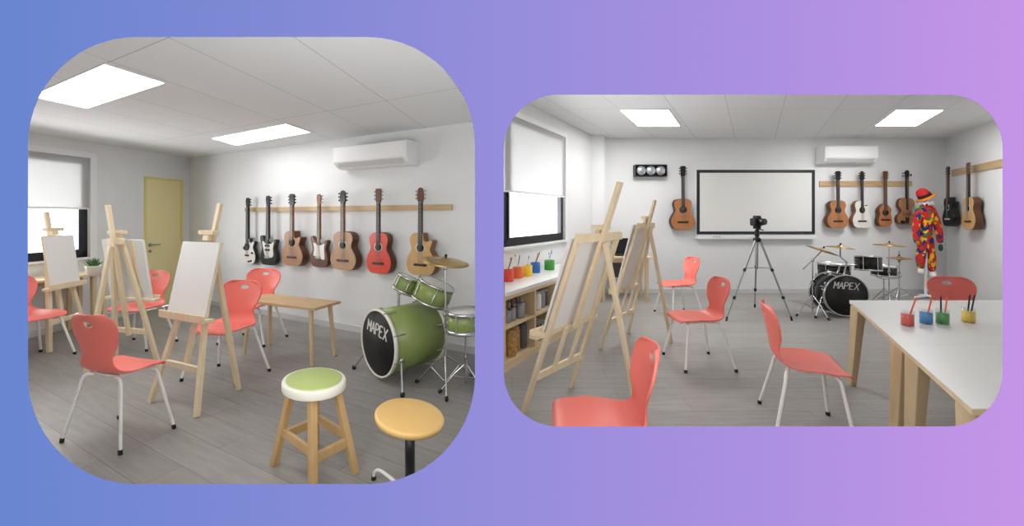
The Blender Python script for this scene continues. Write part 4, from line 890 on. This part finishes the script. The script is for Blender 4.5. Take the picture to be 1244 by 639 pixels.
# things inside the shelf unit
def tin(x, y, z, r, h, m, label, name='tin_can', cat='tin'):
    p = cpt(x, y, z); t = thing(name, label, cat, p); MB().lathe([(r * .97, 0), (r, .006), (r, h), (r * .92, h), (r * .92, .01), (0, .01)], 24).build('can', m, t); return t, p
def jar(x, y, z, r, h, fill, lid, label):
    p = cpt(x, y, z); t = thing('storage_jar', label, 'jar', p)
    b = MB().lathe([(r * .9, 0), (r, .012), (r, h * .84), (r * .8, h * .9), (r * .8, h * .93)], 24).build('contents', fill, t)
    MB().lathe([(r * .86, h * .92), (r * .86, h), (r * .8, h)], 24).build('lid', lid, t)
pasta = noisy('pasta_pieces', (214, 172, 104), (150, 104, 58), .6, (1, 1, 1), 45, bump=1)
for (x, y, r, h, lb) in ((.23, .09, .036, .12, 'short grey tin at the left of the top cubby, brushes beside it'), (.32, .09, .036, .13, 'small grey tin in the middle of the left top cubby'), (.46, .09, .055, .15, 'grey tin full of brushes in the left top cubby')):
    t, p = tin(x, y, .411, r, h, 'grey', lb); random.seed(int(x * 100))
    for k in range(3):
        a = random.uniform(0, 6.28); q = Vector((math.cos(a) * r * .8, math.sin(a) * r * .8, h + random.uniform(.02, .07)))
        cm = ('pine', 'blackm', 'p_blue')[k]; bt = thing('paintbrush', '%s brush in %s' % (('wooden', 'black', 'blue')[k], {'.23': 'the leftmost grey tin of the shelf', '.32': 'the middle grey tin of the shelf', '.46': 'the tallest grey tin of the shelf'}[('%.2f' % x)[1:]]), 'paintbrush', p, 0, 'brushes in shelf tins')
        MB().tube([Vector((0, 0, .03)), q], [.004, .006], 8).build('handle', cm, bt)
jar(.28, .08, .076, .056, .25, pasta, 'lidm', 'pasta jar in the lower left cubby, nearest the opening edge'); jar(.41, .12, .076, .056, .25, pasta, 'lidm', 'second pasta jar in the lower left cubby, beside the dark canister')
jar(.54, .11, .076, .05, .26, 'grey2', 'grey2', 'dark canister right of the two pasta jars')
jar(.84, .09, .411, .045, .19, 'whitep', 'base', 'white jar at the left of the second top cubby'); jar(.95, .10, .411, .045, .19, 'grey', 'base', 'grey jar in the middle of the second top cubby'); jar(1.06, .12, .411, .045, .18, 'grey2', 'base', 'dark jar at the right of the second top cubby')
def books(x0, z, n, names, depth=.18):
    x = x0
    for k in range(n):
        w = .022 + .012 * ((k * 7) % 3) / 2; h = .17 + .02 * ((k * 5) % 4) / 3; cm, lb = names[k]
        p = cpt(x + w / 2, .05, z); t = thing('book', lb, 'book', p, CANG, 'books in the shelf unit')
        MB().box(-w / 2, w / 2, 0, depth, 0, h).build('cover', cm, t, bevel=.001); MB().box(-w / 2 + .002, w / 2 - .002, .003, depth + .001, .003, h + .001).build('pages', 'canvas', t)
        x += w + .002
books(.82, .076, 6, [('grey2', 'dark grey book, leftmost in the second lower cubby'), ('blackm', 'black book second from left in the second lower cubby'), ('grey', 'light grey book in the second lower cubby'), ('grey2', 'dark book right of the light grey one in the second lower cubby'), ('p_blue', 'blue book in the second lower cubby'), ('blackm', 'black book, rightmost in the second lower cubby')])
books(1.36, .411, 6, [('whitep', 'white book, leftmost in the third top cubby'), ('grey2', 'dark grey book in the third top cubby'), ('whitep', 'second white book in the third top cubby'), ('p_blue', 'blue book in the third top cubby'), ('grey', 'light grey book in the third top cubby'), ('p_red', 'red book, rightmost in the third top cubby')])
# white tables, two standing end to end
def table(pts, legs, label, feet):
    c = sum((Vector(p) for p in pts), Vector((0, 0))) / 4; t = thing('white_table', label, 'table', (c.x, c.y, 0), 0, 'white tables standing end to end'); q = [tuple(Vector(p) - c) for p in pts]
    MB().slab(q, .7115, .715).build('laminate_top', 'tabletop', t)
    MB().slab(q, .687, .711).build('table_edge', 'birchx', t, bevel=.002)
    ins = [tuple(Vector(p) * .90) for p in q]
    a = MB()
    for i in range(4):
        P_, Q_ = Vector((*ins[i], .655)), Vector((*ins[(i + 1) % 4], .655)); a.bar(P_, Q_, .02, .062, (0, 0, 1))
    a.build('apron', 'birch', t)
    for (tx, ty), (fx, fy) in zip(legs, feet): wood_leg(t, (fx - c.x, fy - c.y, 0), (tx - c.x, ty - c.y, .687), .045, .075)
Te = lambda z: (.833 + .6294 * z)
zf, zm, zn = 3.332, 2.19, 1.462
g = .002
table([(Te(zf), zf), (5.0, zf), (5.0, zm + g), (Te(zm + g), zm + g)], [(Te(3.22) + .05, 3.22), (4.8, 3.22), (Te(2.30) + .06, 2.30), (4.8, 2.30)], 'farther white table with the coloured cups, wooden edge and legs', [(Te(3.26) + .02, 3.28), (4.85, 3.27), (Te(2.27) + .02, 2.28), (4.85, 2.25)])
table([(Te(zm), zm), (4.6, zm), (4.6, zn), (Te(zn), zn)], [(Te(2.08) + .06, 2.08), (4.4, 2.08), (Te(1.55) + .06, 1.55), (4.4, 1.55)], 'nearer white table, cut off at the lower right corner', [(Te(2.12) + .02, 2.10), (4.45, 2.12), (Te(1.52) + .05, 1.54), (4.45, 1.53)])
for cn, px, py, mm, st in (('red', 1102.5, 398, 'p_red', [('p_red', -.005, .07, 'red')]), ('blue', 1125, 395.5, 'p_sky', [('p_red', .0, .05, 'red')]), ('green', 1145, 396, 'p_green', [('blackm', -.01, .01, 'black'), ('p_orange', .008, .035, 'orange')]), ('yellow', 1176.5, 394, 'p_yellow', [('blackm', -.01, .03, 'black'), ('black', .008, .045, 'glossy black')])):
    p = at(px, py - 2.5, .7155); r = .034
    t = thing('paint_cup', 'clear cup of %s paint on the white table' % cn, 'paint cup', p, 0, 'paint cups on the white table')
    MB().lathe([(r, 0), (r, .100), (r * .95, .100), (r * .95, .004), (0, .004)], 28).build('glass_cup', 'glass', t)
    MB().lathe([(r * .94, .005), (r * .94, .076), (0, .076)], 28).build('paint', mm, t)
    for k, (cm, x0, dx, col) in enumerate(st):
        b = thing('paintbrush', '%s stick leaning in the %s cup on the white table' % (col, cn), 'paintbrush', p, 0, 'sticks in the table cups')
        MB().tube([(x0, 0, .012), (x0 + dx * .55, -.02, .10), (x0 + dx, .010, .175)][::2], .0042, 8).build('handle', cm, b)
        q_ = Vector((x0 + dx, .010, .175)); MB().tube([q_, q_ + Vector((dx * .1, 0, .014))], [.0045, .002], 8).build('tip', cm, b)
